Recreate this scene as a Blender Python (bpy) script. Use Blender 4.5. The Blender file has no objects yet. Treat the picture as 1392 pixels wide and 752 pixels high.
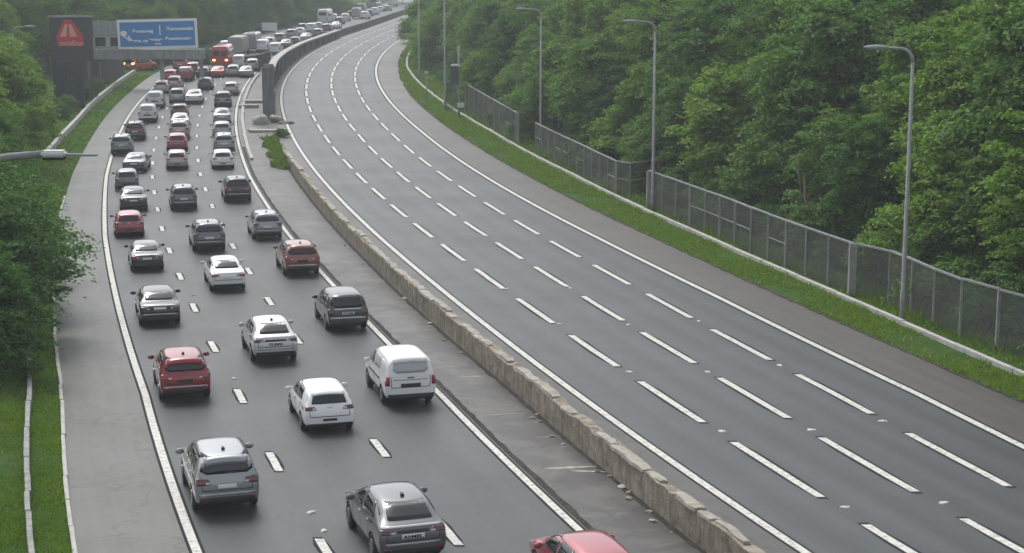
import bpy, bmesh, math, random
import numpy as np
from mathutils import Vector, Matrix
from mathutils.bvhtree import BVHTree

# ------------------------------------------------------------------ camera, sky, sun, exposure
S = bpy.context.scene
COL = S.collection
FPX, HCAM = 2231.0, 15.0                       # focal length in photo pixels (1392 wide), camera height
PITCH = math.atan(391 / FPX)
cam_d = bpy.data.cameras.new('camera')
cam = bpy.data.objects.new('camera', cam_d); COL.objects.link(cam)
cam.location = (0, 0, HCAM)
cam.rotation_euler = (math.pi / 2 - PITCH, 0, 0)
cam_d.sensor_width = 36.0
cam_d.lens = 36.0 * FPX / 1392
cam_d.clip_end = 4000
S.camera = cam
W = bpy.data.worlds.new("World"); S.world = W
W.use_nodes = True
wn = W.node_tree.nodes; wl = W.node_tree.links
bg = wn['Background']
sky = wn.new('ShaderNodeTexSky'); sky.sky_type = 'NISHITA'; sky.sun_disc = False
SUN_EL, SUN_AZ = math.radians(56), math.radians(-28)     # azimuth clockwise from +Y (view direction)
sky.sun_elevation = SUN_EL; sky.sun_rotation = SUN_AZ
sky.air_density = 1.0; sky.dust_density = 3.0; sky.ozone_density = 0.8
cloud = wn.new('ShaderNodeHueSaturation'); cloud.inputs['Saturation'].default_value = 0.30      # overcast: the blue is greyed by cloud
wl.new(sky.outputs[0], cloud.inputs['Color']); wl.new(cloud.outputs[0], bg.inputs[0]); bg.inputs[1].default_value = 0.15
sun_d = bpy.data.lights.new('sun', 'SUN'); sun_d.energy = 1.05; sun_d.angle = math.radians(20)
sun_d.color = (1.0, 0.98, 0.95)
sun = bpy.data.objects.new('sun', sun_d); COL.objects.link(sun)
sdir = Vector((math.sin(SUN_AZ) * math.cos(SUN_EL), math.cos(SUN_AZ) * math.cos(SUN_EL), math.sin(SUN_EL)))
sun.rotation_euler = sdir.to_track_quat('Z', 'Y').to_euler()
sun.location = (0, 0, 60)
S.view_settings.view_transform = 'Standard'; S.view_settings.look = 'None'
S.view_settings.gamma = 1.0; S.view_settings.use_curve_mapping = False
S.view_settings.exposure = 0.58
S.render.engine = 'CYCLES'
cy = S.cycles
cy.max_bounces = 6; cy.diffuse_bounces = 3; cy.glossy_bounces = 2; cy.transmission_bounces = 2
cy.transparent_max_bounces = 12; cy.volume_bounces = 0; cy.use_denoising = True
cy.caustics_reflective = False; cy.caustics_refractive = False
try: cy.volume_step_rate = 4
except Exception: pass
HAZE = 0.0006
RNG = random.Random(7)

# ------------------------------------------------------------------ plan of the road
_d = np.linspace(0, 2600, 10401)
_s = np.interp(_d, [0, 95, 155, 250, 330, 700, 900], [0, 0, .034, .034, .019, .019, 0])
_z = np.concatenate([[0], np.cumsum((_s[1:] + _s[:-1]) / 2 * np.diff(_d))])
def zr(Y): return float(np.interp(max(Y, 0), _d, _z))
_RLC = [0.202, -0.9482, 0.2001, 2.579, 5.9943, -20.3161, -19.8103]
def RL(Y):
    y = min(max(Y, 42.0), 385.0); t = (y - 150) / 100
    x = float(np.polyval(_RLC, t))
    if Y != y: x += float(np.polyval(np.polyder(np.array(_RLC)), t)) / 100 * (Y - y)
    return x
_YS = [42, 60, 80, 100, 130, 160, 200, 240, 280, 330, 400]
_OFF = {
 'RL': [0] * 11,
 'RR': [12.2, 13.2, 13.6, 13.7, 13.5, 13.3, 12.8, 12.2, 11.8, 11.4, 11.2],
 'LR': [-5.1, -4.8, -4.9, -5.1, -5.2, -4.9, -4.5, -4.4, -4.4, -4.4, -4.4],
 'LL': [-16.4, -16.2, -16.5, -16.8, -16.9, -16.6, -16.2, -16.2, -16.3, -15.8, -15.4],
 'SL': [-19.5, -19.1, -19.4, -19.6, -19.5, -18.9, -18.3, -18.4, -18.4, -18.0, -17.6],
 'SR': [15.9, 16.4, 16.8, 17.1, 17.0, 16.5, 15.8, 15.3, 14.6, 14.0, 13.6],
 'KR': [17.2, 18.6, 19.6, 20.2, 20.5, 20.0, 18.4, 16.6, 15.9, 15.2, 14.8],
 'BL': [-2.5, -2.1, -2.1, -2.0, -1.8, -1.4, -1.3, -1.3, -1.3, -1.3, -1.3],
 'FE': [19.6, 20.3, 20.9, 21.3, 21.3, 20.9, 20.0, 18.6, 17.6, 17.0, 16.6],
}
def off(k, Y): return float(np.interp(Y, _YS, _OFF[k]))
def X(k, Y): return RL(Y) + off(k, Y)
def lane_x(side, f, Y):
    a, b = ('LL', 'LR') if side == 'L' else ('RL', 'RR')
    return X(a, Y) * (1 - f) + X(b, Y) * f
def heading(Y, k='LR'):
    d = Vector((X(k, Y + 2) - X(k, Y - 2), 4, zr(Y + 2) - zr(Y - 2))); return d.normalized()
def bank(x, Y):
    """height of the land above the road outside the paved corridor"""
    l, r = X('SL', Y) - x, x - X('SR', Y)
    if l > 0: return min(0.11 * l, 1.6) + (max(0, l - 18) * 0.05 if l < 300 else 14.1) if Y < 60 else min(0.13 * l, 2.2) + min(max(0, l - 18) * 0.08, 12)
    if r > 0: return 0.02 + min(max(0, r - 5.5) * 0.14, 2.5) + min(max(0, r - 30) * 0.06, 10)
    return 0.0
def land(x, Y): return zr(Y) + bank(x, Y)
def ray(px, py):
    a, b = px - 696, 376 - py
    return Vector((a, FPX * math.cos(PITCH) + b * math.sin(PITCH), -FPX * math.sin(PITCH) + b * math.cos(PITCH)))
def ground(px, py):
    """the place on the road surface seen at a spot of the photograph"""
    d = ray(px, py); lo, hi = 5.0, 1200.0
    for _ in range(50):
        m = (lo + hi) / 2
        if HCAM + d.z / d.y * m > zr(m): lo = m
        else: hi = m
    return Vector((d.x / d.y * lo, lo, zr(lo)))
def at(px, py, Y):
    d = ray(px, py); k = Y / d.y
    return Vector((d.x * k, Y, HCAM + d.z * k))

# ------------------------------------------------------------------ materials
def mat(name, col, rough=0.8, metal=0.0, coat=0.0, spec=0.5):
    m = bpy.data.materials.new(name); m.use_nodes = True
    p = m.node_tree.nodes['Principled BSDF']
    p.inputs['Base Color'].default_value = (*col, 1); p.inputs['Roughness'].default_value = rough
    p.inputs['Metallic'].default_value = metal; p.inputs['Specular IOR Level'].default_value = spec
    if coat: p.inputs['Coat Weight'].default_value = coat; p.inputs['Coat Roughness'].default_value = 0.08
    return m
class NT:
    """small helper for node graphs"""
    def __init__(s, m): s.m = m; s.t = m.node_tree; s.p = s.t.nodes['Principled BSDF']
    def n(s, typ, **kw):
        o = s.t.nodes.new(typ)
        for k, v in kw.items(): setattr(o, k, v)
        return o
    def l(s, a, b): s.t.links.new(a, b)
    def noise(s, vec, scale, detail=4, rough=0.6, dist=0.0):
        o = s.n('ShaderNodeTexNoise'); o.inputs['Scale'].default_value = scale; o.inputs['Detail'].default_value = detail
        o.inputs['Roughness'].default_value = rough; o.inputs['Distortion'].default_value = dist
        if vec is not None: s.l(vec, o.inputs['Vector'])
        return o.outputs['Fac']
    def ramp(s, fac, stops):
        o = s.n('ShaderNodeValToRGB'); e = o.color_ramp.elements
        while len(e) < len(stops): e.new(0.5)
        for i, (p, c) in enumerate(stops):
            e[i].position = p; e[i].color = (*c, 1) if len(c) == 3 else c
        s.l(fac, o.inputs[0]); return o.outputs[0]
    def math(s, op, a, b=None, clamp=False):
        o = s.n('ShaderNodeMath', operation=op); o.use_clamp = clamp
        for i, v in enumerate((a, b)):
            if v is None: continue
            if isinstance(v, (int, float)): o.inputs[i].default_value = v
            else: s.l(v, o.inputs[i])
        return o.outputs[0]
    def mix(s, fac, a, b, blend='MIX'):
        o = s.n('ShaderNodeMix', data_type='RGBA', blend_type=blend)
        if isinstance(fac, (int, float)): o.inputs[0].default_value = fac
        else: s.l(fac, o.inputs[0])
        for i, v in ((6, a), (7, b)):
            if isinstance(v, tuple): o.inputs[i].default_value = (*v, 1)
            else: s.l(v, o.inputs[i])
        return o.outputs[2]
    def bump(s, h, strength=0.4, dist=0.02):
        o = s.n('ShaderNodeBump'); o.inputs['Strength'].default_value = strength; o.inputs['Distance'].default_value = dist
        s.l(h, o.inputs['Height']); s.l(o.outputs[0], s.p.inputs['Normal'])
    def pos(s): return s.n('ShaderNodeNewGeometry').outputs['Position']
    def uv(s): return s.n('ShaderNodeUVMap').outputs[0]
    def scaled(s, vec, sc):
        o = s.n('ShaderNodeMapping'); o.inputs['Scale'].default_value = sc; s.l(vec, o.inputs[0]); return o.outputs[0]

def asphalt(name, c, lane=3.4, wear=0.16, stain=0.5, cracks=False, blotch=None):
    m = mat(name, c, 0.75); t = NT(m); p = t.pos(); uv = t.uv()
    fine = t.noise(p, 22, 3, 0.7); big = t.noise(p, 0.16, 4, 0.6); streak = t.noise(t.scaled(uv, (1.6, 0.035, 1)), 1.0, 4, 0.65)
    grit = t.noise(p, 75, 2, 0.6); mid = t.noise(p, 1.1, 6, 0.72, 0.5)
    base = t.mix(t.ramp(t.math('ADD', t.math('MULTIPLY', fine, 0.5), t.math('MULTIPLY', grit, 0.5)), [(0.36, (0, 0, 0)), (0.64, (1, 1, 1))]), tuple(v * 0.62 for v in c), tuple(v * 1.42 for v in c))
    base = t.mix(t.math('MULTIPLY', t.ramp(mid, [(0.42, (0, 0, 0)), (0.68, (1, 1, 1))]), 0.5), base, tuple(v * 1.45 for v in c))
    base = t.mix(t.math('MULTIPLY', t.ramp(mid, [(0.30, (1, 1, 1)), (0.46, (0, 0, 0))]), 0.5), base, tuple(v * 0.62 for v in c))
    base = t.mix(t.math('MULTIPLY', t.ramp(big, [(0.35, (0, 0, 0)), (0.7, (1, 1, 1))]), stain), base, tuple(v * 0.78 for v in c))
    base = t.mix(t.math('MULTIPLY', t.ramp(streak, [(0.4, (0, 0, 0)), (0.70, (1, 1, 1))]), 0.75), base, tuple(v * 1.45 for v in c))
    oil = t.noise(t.scaled(uv, (1.3, 0.25, 1)), 1.7, 3, 0.5)
    base = t.mix(t.math('MULTIPLY', t.ramp(oil, [(0.60, (0, 0, 0)), (0.74, (1, 1, 1))]), 0.55), base, tuple(v * 0.5 for v in c))
    if wear:
        sx = t.n('ShaderNodeSeparateXYZ'); t.l(uv, sx.inputs[0])
        w = t.math('COSINE', t.math('MULTIPLY', sx.outputs[0], 4 * math.pi / lane))
        w = t.math('MULTIPLY', t.math('ADD', w, 1.0), wear * 0.5)
        base = t.mix(w, base, tuple(v * 0.55 for v in c))
    if blotch:
        bn = t.noise(p, 0.5, 6, 0.7, 0.6)
        base = t.mix(t.math('MULTIPLY', t.ramp(bn, [(0.45, (0, 0, 0)), (0.62, (1, 1, 1))]), 0.8), base, blotch)
    if cracks:
        v = t.n('ShaderNodeTexVoronoi', feature='DISTANCE_TO_EDGE'); v.inputs['Scale'].default_value = 0.22
        wp = t.n('ShaderNodeVectorMath', operation='ADD'); t.l(p, wp.inputs[0])
        nz = t.n('ShaderNodeTexNoise'); nz.inputs['Scale'].default_value = 0.8; nz.inputs['Detail'].default_value = 5; t.l(p, nz.inputs['Vector'])
        sc = t.n('ShaderNodeVectorMath', operation='SCALE'); sc.inputs[3].default_value = 2.2; t.l(nz.outputs['Color'], sc.inputs[0])
        t.l(sc.outputs[0], wp.inputs[1]); t.l(wp.outputs[0], v.inputs['Vector'])
        cr = t.ramp(v.outputs['Distance'], [(0.0, (1, 1, 1)), (0.012, (0, 0, 0))])
        base = t.mix(t.math('MULTIPLY', cr, 0.75), base, tuple(v2 * 0.35 for v2 in c))
    t.l(base, t.p.inputs['Base Color'])
    t.l(t.math('ADD', t.math('MULTIPLY', big, 0.25), 0.38), t.p.inputs['Roughness'])
    t.bump(fine, 0.35, 0.012)
    return m
M = {}
M['asph_l'] = asphalt('asphalt_left', (0.036, 0.041, 0.043), 3.75, 0.34)
M['asph_r'] = asphalt('asphalt_right', (0.038, 0.045, 0.047), 3.3, 0.55)
M['shoulder_l'] = asphalt('asphalt_pale_worn', (0.068, 0.070, 0.061), wear=0, cracks=True, stain=0.6)
M['shoulder_r'] = asphalt('asphalt_brownish', (0.055, 0.050, 0.043), wear=0, stain=0.6)
M['median'] = asphalt('asphalt_broken', (0.038, 0.035, 0.031), wear=0, cracks=True, stain=1.0, blotch=(0.105, 0.098, 0.086))
M['margin'] = asphalt('asphalt_gritty', (0.05, 0.048, 0.043), wear=0, cracks=True, stain=0.9, blotch=(0.072, 0.068, 0.06))
M['seal'] = mat('dark_sealant', (0.022, 0.023, 0.023), 0.9, spec=0.2)
def paint_white():
    m = mat('road_paint', (0.72, 0.72, 0.68), 0.6); t = NT(m); p = t.pos()
    a = t.noise(p, 5, 5, 0.75); b = t.noise(p, 40, 2)
    c = t.ramp(a, [(0.34, (0.13, 0.13, 0.12)), (0.47, (0.52, 0.515, 0.465)), (0.75, (0.72, 0.71, 0.65))])
    t.l(t.mix(t.math('MULTIPLY', b, 0.25), c, (0.42, 0.42, 0.39)), t.p.inputs['Base Color']); return m
M['white'] = paint_white()
def stone(name, c1, c2, c3, sc=1.0, streak=True):
    m = mat(name, c2, 0.9); t = NT(m); p = t.pos()
    a = t.noise(p, 1.4 * sc, 6, 0.7, 0.4); b = t.noise(p, 9 * sc, 4, 0.7)
    c = t.ramp(a, [(0.3, c1), (0.5, c2), (0.72, c3)])
    if streak:
        s = t.noise(t.scaled(p, (2.5, 2.5, 0.25)), 1.5, 5, 0.7)
        c = t.mix(t.math('MULTIPLY', t.ramp(s, [(0.45, (0, 0, 0)), (0.68, (1, 1, 1))]), 0.75), c, tuple(v * 0.45 for v in c1))
    c = t.mix(t.math('MULTIPLY', b, 0.5), c, tuple(v * 0.6 for v in c2))
    t.l(c, t.p.inputs['Base Color']); t.bump(t.math('ADD', b, t.math('MULTIPLY', a, 2.0)), 0.6, 0.05); return m
M['barrier'] = stone('weathered_barrier_stone', (0.13, 0.108, 0.08), (0.31, 0.27, 0.205), (0.46, 0.415, 0.335), 1.5)
M['coping'] = stone('broken_coping_stone', (0.20, 0.18, 0.15), (0.38, 0.355, 0.30), (0.50, 0.475, 0.42), 1.6, False)
M['concrete'] = stone('pale_concrete', (0.34, 0.33, 0.30), (0.48, 0.47, 0.44), (0.6, 0.59, 0.56), 1.2, False)
M['wall_dark'] = stone('stained_wall_concrete', (0.085, 0.083, 0.08), (0.13, 0.127, 0.12), (0.19, 0.185, 0.175))
M['abut'] = stone('dark_panel_boarding', (0.035, 0.04, 0.042), (0.05, 0.056, 0.058), (0.075, 0.08, 0.08))
M['beam'] = stone('grey_beam_concrete', (0.26, 0.28, 0.275), (0.36, 0.38, 0.375), (0.46, 0.48, 0.47), 0.8)
M['pier'] = stone('grey_painted_pier', (0.16, 0.158, 0.155), (0.20, 0.198, 0.194), (0.25, 0.246, 0.24), 1.4)
M['galv'] = stone('galvanised_steel', (0.24, 0.25, 0.25), (0.32, 0.33, 0.335), (0.42, 0.43, 0.43), 2.0, False)
M['fence_post'] = stone('weathered_fence_post', (0.26, 0.265, 0.255), (0.36, 0.365, 0.35), (0.48, 0.48, 0.46), 2.0)
M['lamp_white'] = mat('lamp_housing', (0.62, 0.62, 0.6), 0.5)
M['lamp_glass'] = mat('lamp_lens', (0.25, 0.26, 0.27), 0.2)
M['sign_blue'] = mat('sign_blue', (0.03, 0.24, 0.56), 0.5)
M['sign_white'] = mat('sign_white', (0.85, 0.86, 0.87), 0.5)
M['sign_red'] = mat('sign_red', (0.62, 0.03, 0.05), 0.5)
M['sign_pink'] = mat('sign_pink', (0.80, 0.38, 0.32), 0.5)
M['sign_dark'] = mat('sign_dark_panel', (0.055, 0.065, 0.062), 0.7)
M['rubber'] = mat('tyre_rubber', (0.016, 0.016, 0.017), 0.85)
M['rim'] = mat('alloy_rim', (0.30, 0.31, 0.32), 0.35, 0.8)
M['trim'] = mat('black_trim', (0.02, 0.02, 0.022), 0.55)
M['glass'] = mat('car_glass', (0.012, 0.014, 0.016), 0.06, spec=0.6)
M['glass_pale'] = mat('van_glass_painted_reflection', (0.42, 0.44, 0.45), 0.25)  # van glass with its pale reflection put into the base colour
M['lamp_red'] = mat('tail_lamp_red', (0.24, 0.010, 0.012), 0.2, coat=0.8)
M['lamp_smoke'] = mat('tail_lamp_smoked', (0.09, 0.012, 0.012), 0.2, coat=0.8)
M['headlamp'] = mat('headlamp_clear', (0.5, 0.52, 0.54), 0.15)
M['plate'] = mat('number_plate', (0.70, 0.70, 0.66), 0.5)
M['ink'] = mat('plate_ink', (0.02, 0.02, 0.025), 0.6)
M['chrome'] = mat('bright_metal_trim', (0.6, 0.61, 0.62), 0.25, 0.9)
def paint(name, c, metal=0.35, rough=0.32):
    m = mat('paint_' + name, c, rough, metal, 0.9); return m
PAINT = {
 'palesilver': paint('pale_silver', (0.55, 0.56, 0.565), 0.3), 'silver': paint('silver', (0.27, 0.285, 0.295), 0.5), 'grey': paint('grey', (0.125, 0.13, 0.137), 0.45), 'midgrey': paint('mid_grey', (0.16, 0.168, 0.175), 0.45),
 'dark': paint('dark_grey', (0.05, 0.053, 0.058), 0.4), 'black': paint('black', (0.014, 0.015, 0.017), 0.2),
 'white': paint('white', (0.76, 0.77, 0.77), 0.0), 'red': paint('red', (0.24, 0.014, 0.022), 0.2), 'rosered': paint('rose_red', (0.33, 0.05, 0.065), 0.2),
 'brown': paint('bronze_brown', (0.22, 0.080, 0.045), 0.3), 'rose': paint('pale_rose', (0.42, 0.33, 0.31), 0.35), 'beige': paint('beige', (0.42, 0.37, 0.33), 0.3),
 'maroon': paint('maroon', (0.085, 0.018, 0.028), 0.3), 'green': paint('grey_green', (0.20, 0.25, 0.23), 0.35), 'blue': paint('grey_blue', (0.10, 0.135, 0.18), 0.4),
 'brightred': paint('bright_red', (0.42, 0.03, 0.03), 0.1), 'orange': paint('orange_red', (0.48, 0.085, 0.03), 0.1), 'box': mat('lorry_box', (0.33, 0.32, 0.29), 0.6)}

def leafmat(name, dark, mid, light):
    m = bpy.data.materials.new(name); m.use_nodes = True; t = NT(m)
    g = t.n('ShaderNodeNewGeometry'); oi = t.n('ShaderNodeObjectInfo')
    r = t.math('ADD', t.math('MULTIPLY', g.outputs['Random Per Island'], 0.52), t.math('MULTIPLY', oi.outputs['Random'], 0.48))
    big = t.noise(t.n('ShaderNodeTexCoord').outputs['Object'], 0.55, 3, 0.6)
    r = t.math('ADD', t.math('MULTIPLY', r, 0.7), t.math('MULTIPLY', big, 0.35))
    c = t.ramp(r, [(0.12, dark), (0.5, mid), (0.92, light)])
    t.l(c, t.p.inputs['Base Color']); t.p.inputs['Roughness'].default_value = 0.7; t.p.inputs['Specular IOR Level'].default_value = 0.15
    tr = t.n('ShaderNodeBsdfTranslucent'); t.l(t.mix(1.0, c, (1.0, 1.25, 0.55), 'MULTIPLY'), tr.inputs[0])
    mx = t.n('ShaderNodeMixShader'); mx.inputs[0].default_value = 0.30
    t.l(t.p.outputs[0], mx.inputs[1]); t.l(tr.outputs[0], mx.inputs[2])
    t.l(mx.outputs[0], t.t.nodes['Material Output'].inputs[0]); return m
M['leaf'] = leafmat('leaves_mid_green', (0.054, 0.118, 0.020), (0.108, 0.208, 0.036), (0.195, 0.31, 0.066))
M['leaf_light'] = leafmat('leaves_yellow_green', (0.086, 0.166, 0.021), (0.155, 0.262, 0.038), (0.24, 0.355, 0.07))
M['leaf_dark'] = leafmat('leaves_deep_green', (0.040, 0.102, 0.021), (0.077, 0.168, 0.036), (0.140, 0.248, 0.058))
M['bark'] = stone('bark', (0.05, 0.045, 0.04), (0.09, 0.08, 0.07), (0.14, 0.125, 0.11), 3)
M['bark_pale'] = stone('bare_dead_wood', (0.15, 0.12, 0.10), (0.24, 0.20, 0.17), (0.32, 0.28, 0.24), 3)
def groundmat():
    m = mat('verge_turf', (0.06, 0.11, 0.03), 1.0, spec=0.05); t = NT(m); p = t.pos()
    a = t.noise(p, 0.5, 5, 0.7); b = t.noise(p, 9, 4, 0.75)
    c = t.ramp(a, [(0.3, (0.035, 0.075, 0.014)), (0.55, (0.055, 0.115, 0.02)), (0.75, (0.085, 0.145, 0.032))])
    d = t.noise(p, 0.9, 5, 0.75, 0.4); c = t.mix(t.math('MULTIPLY', t.ramp(d, [(0.54, (0, 0, 0)), (0.66, (1, 1, 1))]), 0.8), c, (0.13, 0.115, 0.06))
    t.l(t.mix(t.math('MULTIPLY', b, 0.75), c, (0.035, 0.075, 0.018)), t.p.inputs['Base Color']); t.bump(b, 0.8, 0.08); return m
M['turf'] = groundmat()
M['blade'] = leafmat('grass_blades', (0.085, 0.14, 0.016), (0.15, 0.235, 0.026), (0.235, 0.32, 0.055))
def meshmat():
    m = bpy.data.materials.new('chain_link_wire'); m.use_nodes = True; t = NT(m)
    t.p.inputs['Base Color'].default_value = (0.080, 0.086, 0.083, 1); t.p.inputs['Roughness'].default_value = 0.6
    sx = t.n('ShaderNodeSeparateXYZ'); t.l(t.uv(), sx.inputs[0])
    def wire(sgn):
        s = t.math('ADD', t.math('MULTIPLY', sx.outputs[0], 8.0), t.math('MULTIPLY', sx.outputs[1], sgn * 4.0))
        f = t.math('FRACT', s); return t.math('LESS_THAN', f, 0.31)
    w = t.math('MAXIMUM', wire(1), wire(-1))
    tr = t.n('ShaderNodeBsdfTransparent'); mx = t.n('ShaderNodeMixShader')
    t.l(w, mx.inputs[0]); t.l(tr.outputs[0], mx.inputs[1]); t.l(t.p.outputs[0], mx.inputs[2])
    t.l(mx.outputs[0], t.t.nodes['Material Output'].inputs[0]); return m
M['wire'] = meshmat()

# ------------------------------------------------------------------ object helpers
def link(o, parent=None):
    COL.objects.link(o)
    if parent is not None: o.parent = parent
    return o
def mesh_obj(name, verts, faces, mats, parent=None, smooth=False, mi=None, uvs=None):
    me = bpy.data.meshes.new(name); me.from_pydata([tuple(v) for v in verts], [], faces); 
    for m in (mats if isinstance(mats, (list, tuple)) else [mats]): me.materials.append(m)
    if mi is not None: me.polygons.foreach_set('material_index', mi)
    if smooth: me.polygons.foreach_set('use_smooth', [True] * len(me.polygons))
    if uvs is not None:
        u = me.uv_layers.new(name='UVMap')
        for lp in me.loops: u.data[lp.index].uv = uvs[lp.vertex_index]
    me.update()
    return link(bpy.data.objects.new(name, me), parent)
def thing(name, label, cat, loc=(0, 0, 0), rz=0.0, group=None):
    o = link(bpy.data.objects.new(name, None)); o.location = loc; o.rotation_euler = (0, 0, rz)
    o.empty_display_size = 0.3
    return tag(o, label, cat, group)
def tag(o, label, cat, group=None):
    o['label'] = label; o['category'] = cat
    if group: o['group'] = group
    return o
def struct(o, label=None, kind='structure'):
    o['kind'] = kind
    if label: o['label'] = label
    return o
class MB:
    """collects simple solids into one mesh"""
    def __init__(s): s.v = []; s.f = []; s.mi = []
    def add(s, v, f, mi=0):
        b = len(s.v); s.v += [Vector(p) for p in v]; s.f += [tuple(i + b for i in q) for q in f]; s.mi += [mi] * len(f); return s
    def box(s, c, d, rz=0.0, mi=0, taper=1.0):
        c = Vector(c); hx, hy, hz = d[0] / 2, d[1] / 2, d[2] / 2; R = Matrix.Rotation(rz, 3, 'Z'); v = []
        for z, k in ((-hz, 1.0), (hz, taper)):
            for x, y in ((-hx, -hy), (hx, -hy), (hx, hy), (-hx, hy)): v.append(c + R @ Vector((x * k, y * k, z)))
        return s.add(v, [(3, 2, 1, 0), (4, 5, 6, 7), (0, 1, 5, 4), (1, 2, 6, 5), (2, 3, 7, 6), (3, 0, 4, 7)], mi)
    def tube(s, pts, rad, n=8, mi=0, cap=True):
        pts = [Vector(p) for p in pts]; v = []; f = []
        for i, p in enumerate(pts):
            d = (pts[min(i + 1, len(pts) - 1)] - pts[max(i - 1, 0)]).normalized()
            a = d.cross(Vector((0, 0, 1)));  a = Vector((1, 0, 0)) if a.length < 1e-3 else a.normalized()
            b = d.cross(a); r = rad[i] if isinstance(rad, (list, tuple)) else rad
            for k in range(n):
                t = 2 * math.pi * k / n; v.append(p + a * (r * math.cos(t)) + b * (r * math.sin(t)))
        for i in range(len(pts) - 1):
            for k in range(n):
                k2 = (k + 1) % n; f.append((i * n + k, (i + 1) * n + k, (i + 1) * n + k2, i * n + k2))
        if cap: f.append(tuple(range(n))); f.append(tuple(reversed(range((len(pts) - 1) * n, len(pts) * n))))
        return s.add(v, f, mi)
    def quadbar(s, a, b, w, h, mi=0, up=Vector((0, 0, 1))):
        """a bar of width w, height h whose underside runs from a to b"""
        a, b = Vector(a), Vector(b); d = (b - a).normalized(); n = d.cross(up).normalized() * (w / 2); u = up * h
        v = [a - n, a + n, b + n, b - n, a - n + u, a + n + u, b + n + u, b - n + u]
        return s.add(v, [(3, 2, 1, 0), (4, 5, 6, 7), (0, 1, 5, 4), (1, 2, 6, 5), (2, 3, 7, 6), (3, 0, 4, 7)], mi)
    def build(s, name, mats, parent=None, smooth=False, bevel=0.0):
        o = mesh_obj(name, s.v, s.f, mats, parent, smooth, s.mi)
        bm = bmesh.new(); bm.from_mesh(o.data); bmesh.ops.recalc_face_normals(bm, faces=bm.faces[:])
        if bevel: bmesh.ops.bevel(bm, geom=bm.edges[:], offset=bevel, segments=2, affect='EDGES', clamp_overlap=True)
        bm.to_mesh(o.data); bm.free(); return o
def text_mesh(name, body, size, m, parent, loc, rot, width=None, extrude=0.01, bold=0.0):
    cu = bpy.data.curves.new(name, 'FONT'); cu.body = body; cu.size = size; cu.extrude = extrude; cu.offset = bold
    cu.align_x = 'LEFT'; tmp = bpy.data.objects.new(name, cu); COL.objects.link(tmp)
    bpy.context.view_layer.update()
    me = bpy.data.meshes.new_from_object(tmp.evaluated_get(bpy.context.evaluated_depsgraph_get())); me.materials.clear(); me.materials.append(m)
    bpy.data.objects.remove(tmp); o = link(bpy.data.objects.new(name, me), parent)
    o.location = loc; o.rotation_euler = rot
    if width:
        xs = [v.co.x for v in me.vertices]; k = width / (max(xs) - min(xs))
        for v in me.vertices: v.co.x *= k
    return o
YSTEP = [y for y in np.arange(24, 140, 1.5)] + [y for y in np.arange(140, 300, 2.5)] + [y for y in np.arange(300, 620, 5)]
def strip(name, fa, fb, m, n=2, dz=0.0, y0=24, y1=620, parent=None):
    """a sheet of road surface between two lines in plan"""
    ys = [y for y in YSTEP if y0 < y < y1]; ys = [y0] + ys + [y1]; v, f, uv = [], [], []
    arc = 0.0; last = None
    for y in ys:
        a, b = fa(y), fb(y); c = Vector(((a + b) / 2, y)); arc += (c - last).length if last else 0; last = c
        for k in range(n + 1):
            x = a + (b - a) * k / n; v.append((x, y, zr(y) + dz)); uv.append((x - a, arc))
    for i in range(len(ys) - 1):
        for k in range(n):
            q = i * (n + 1) + k; f.append((q, q + 1, q + n + 2, q + n + 1))
    return mesh_obj(name, v, f, m, parent, uvs=uv)

# ------------------------------------------------------------------ ground and roads
def build_ground():
    ys = list(np.arange(-30, 24, 6)) + YSTEP[::1] + list(np.arange(640, 1500, 60))
    lo = [-700, -400, -220, -140, -90, -65, -48, -36, -28, -22, -18, -14, -10, -7, -5, -3.2, -1.8, -0.8, -0.25]
    ro = [0.25, 0.8, 1.8, 3.0, 4.2, 5.5, 7, 9, 12, 15, 19, 24, 30, 40, 55, 80, 120, 200, 380, 700]
    v, f = [], []; n = len(lo) + len(ro) + 2
    for y in ys:
        l, r = X('SL', y), X('SR', y)
        for o_ in lo: v.append((l + o_, y, land(l + o_, y) + (0.0 if o_ < -2 else 0.01)))
        v.append((l + 0.3, y, zr(y) - 0.15)); v.append((r - 0.3, y, zr(y) - 0.15))
        for o_ in ro: v.append((r + o_, y, land(r + o_, y)))
    for i in range(len(ys) - 1):
        for k in range(n - 1):
            q = i * n + k; f.append((q, q + 1, q + n + 1, q + n))
    return struct(mesh_obj('ground', v, f, M['turf'], smooth=True))
build_ground()
def xf(k, d=0.0): return lambda y: X(k, y) + d
road_l = struct(strip('road', xf('LL'), xf('LR'), M['asph_l'], 6), 'left carriageway jammed with queueing traffic')
road_r = struct(strip('road', xf('RL'), xf('RR'), M['asph_r'], 8), 'empty four lane carriageway curving to the right')
struct(strip('hard_shoulder', xf('SL'), xf('LL'), M['shoulder_l'], 2), 'pale worn hard shoulder left of the traffic')
shr = struct(strip('hard_shoulder', xf('RR'), xf('SR'), M['shoulder_r'], 2), 'brownish hard shoulder beside the right verge')
med = struct(strip('central_reservation', xf('LR'), xf('BL'), M['median'], 2), 'broken asphalt strip between the left carriageway and the stone barrier')
struct(strip('road_margin', xf('BL'), xf('RL'), M['margin'], 2), 'gritty strip between the stone barrier and the empty carriageway')

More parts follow.
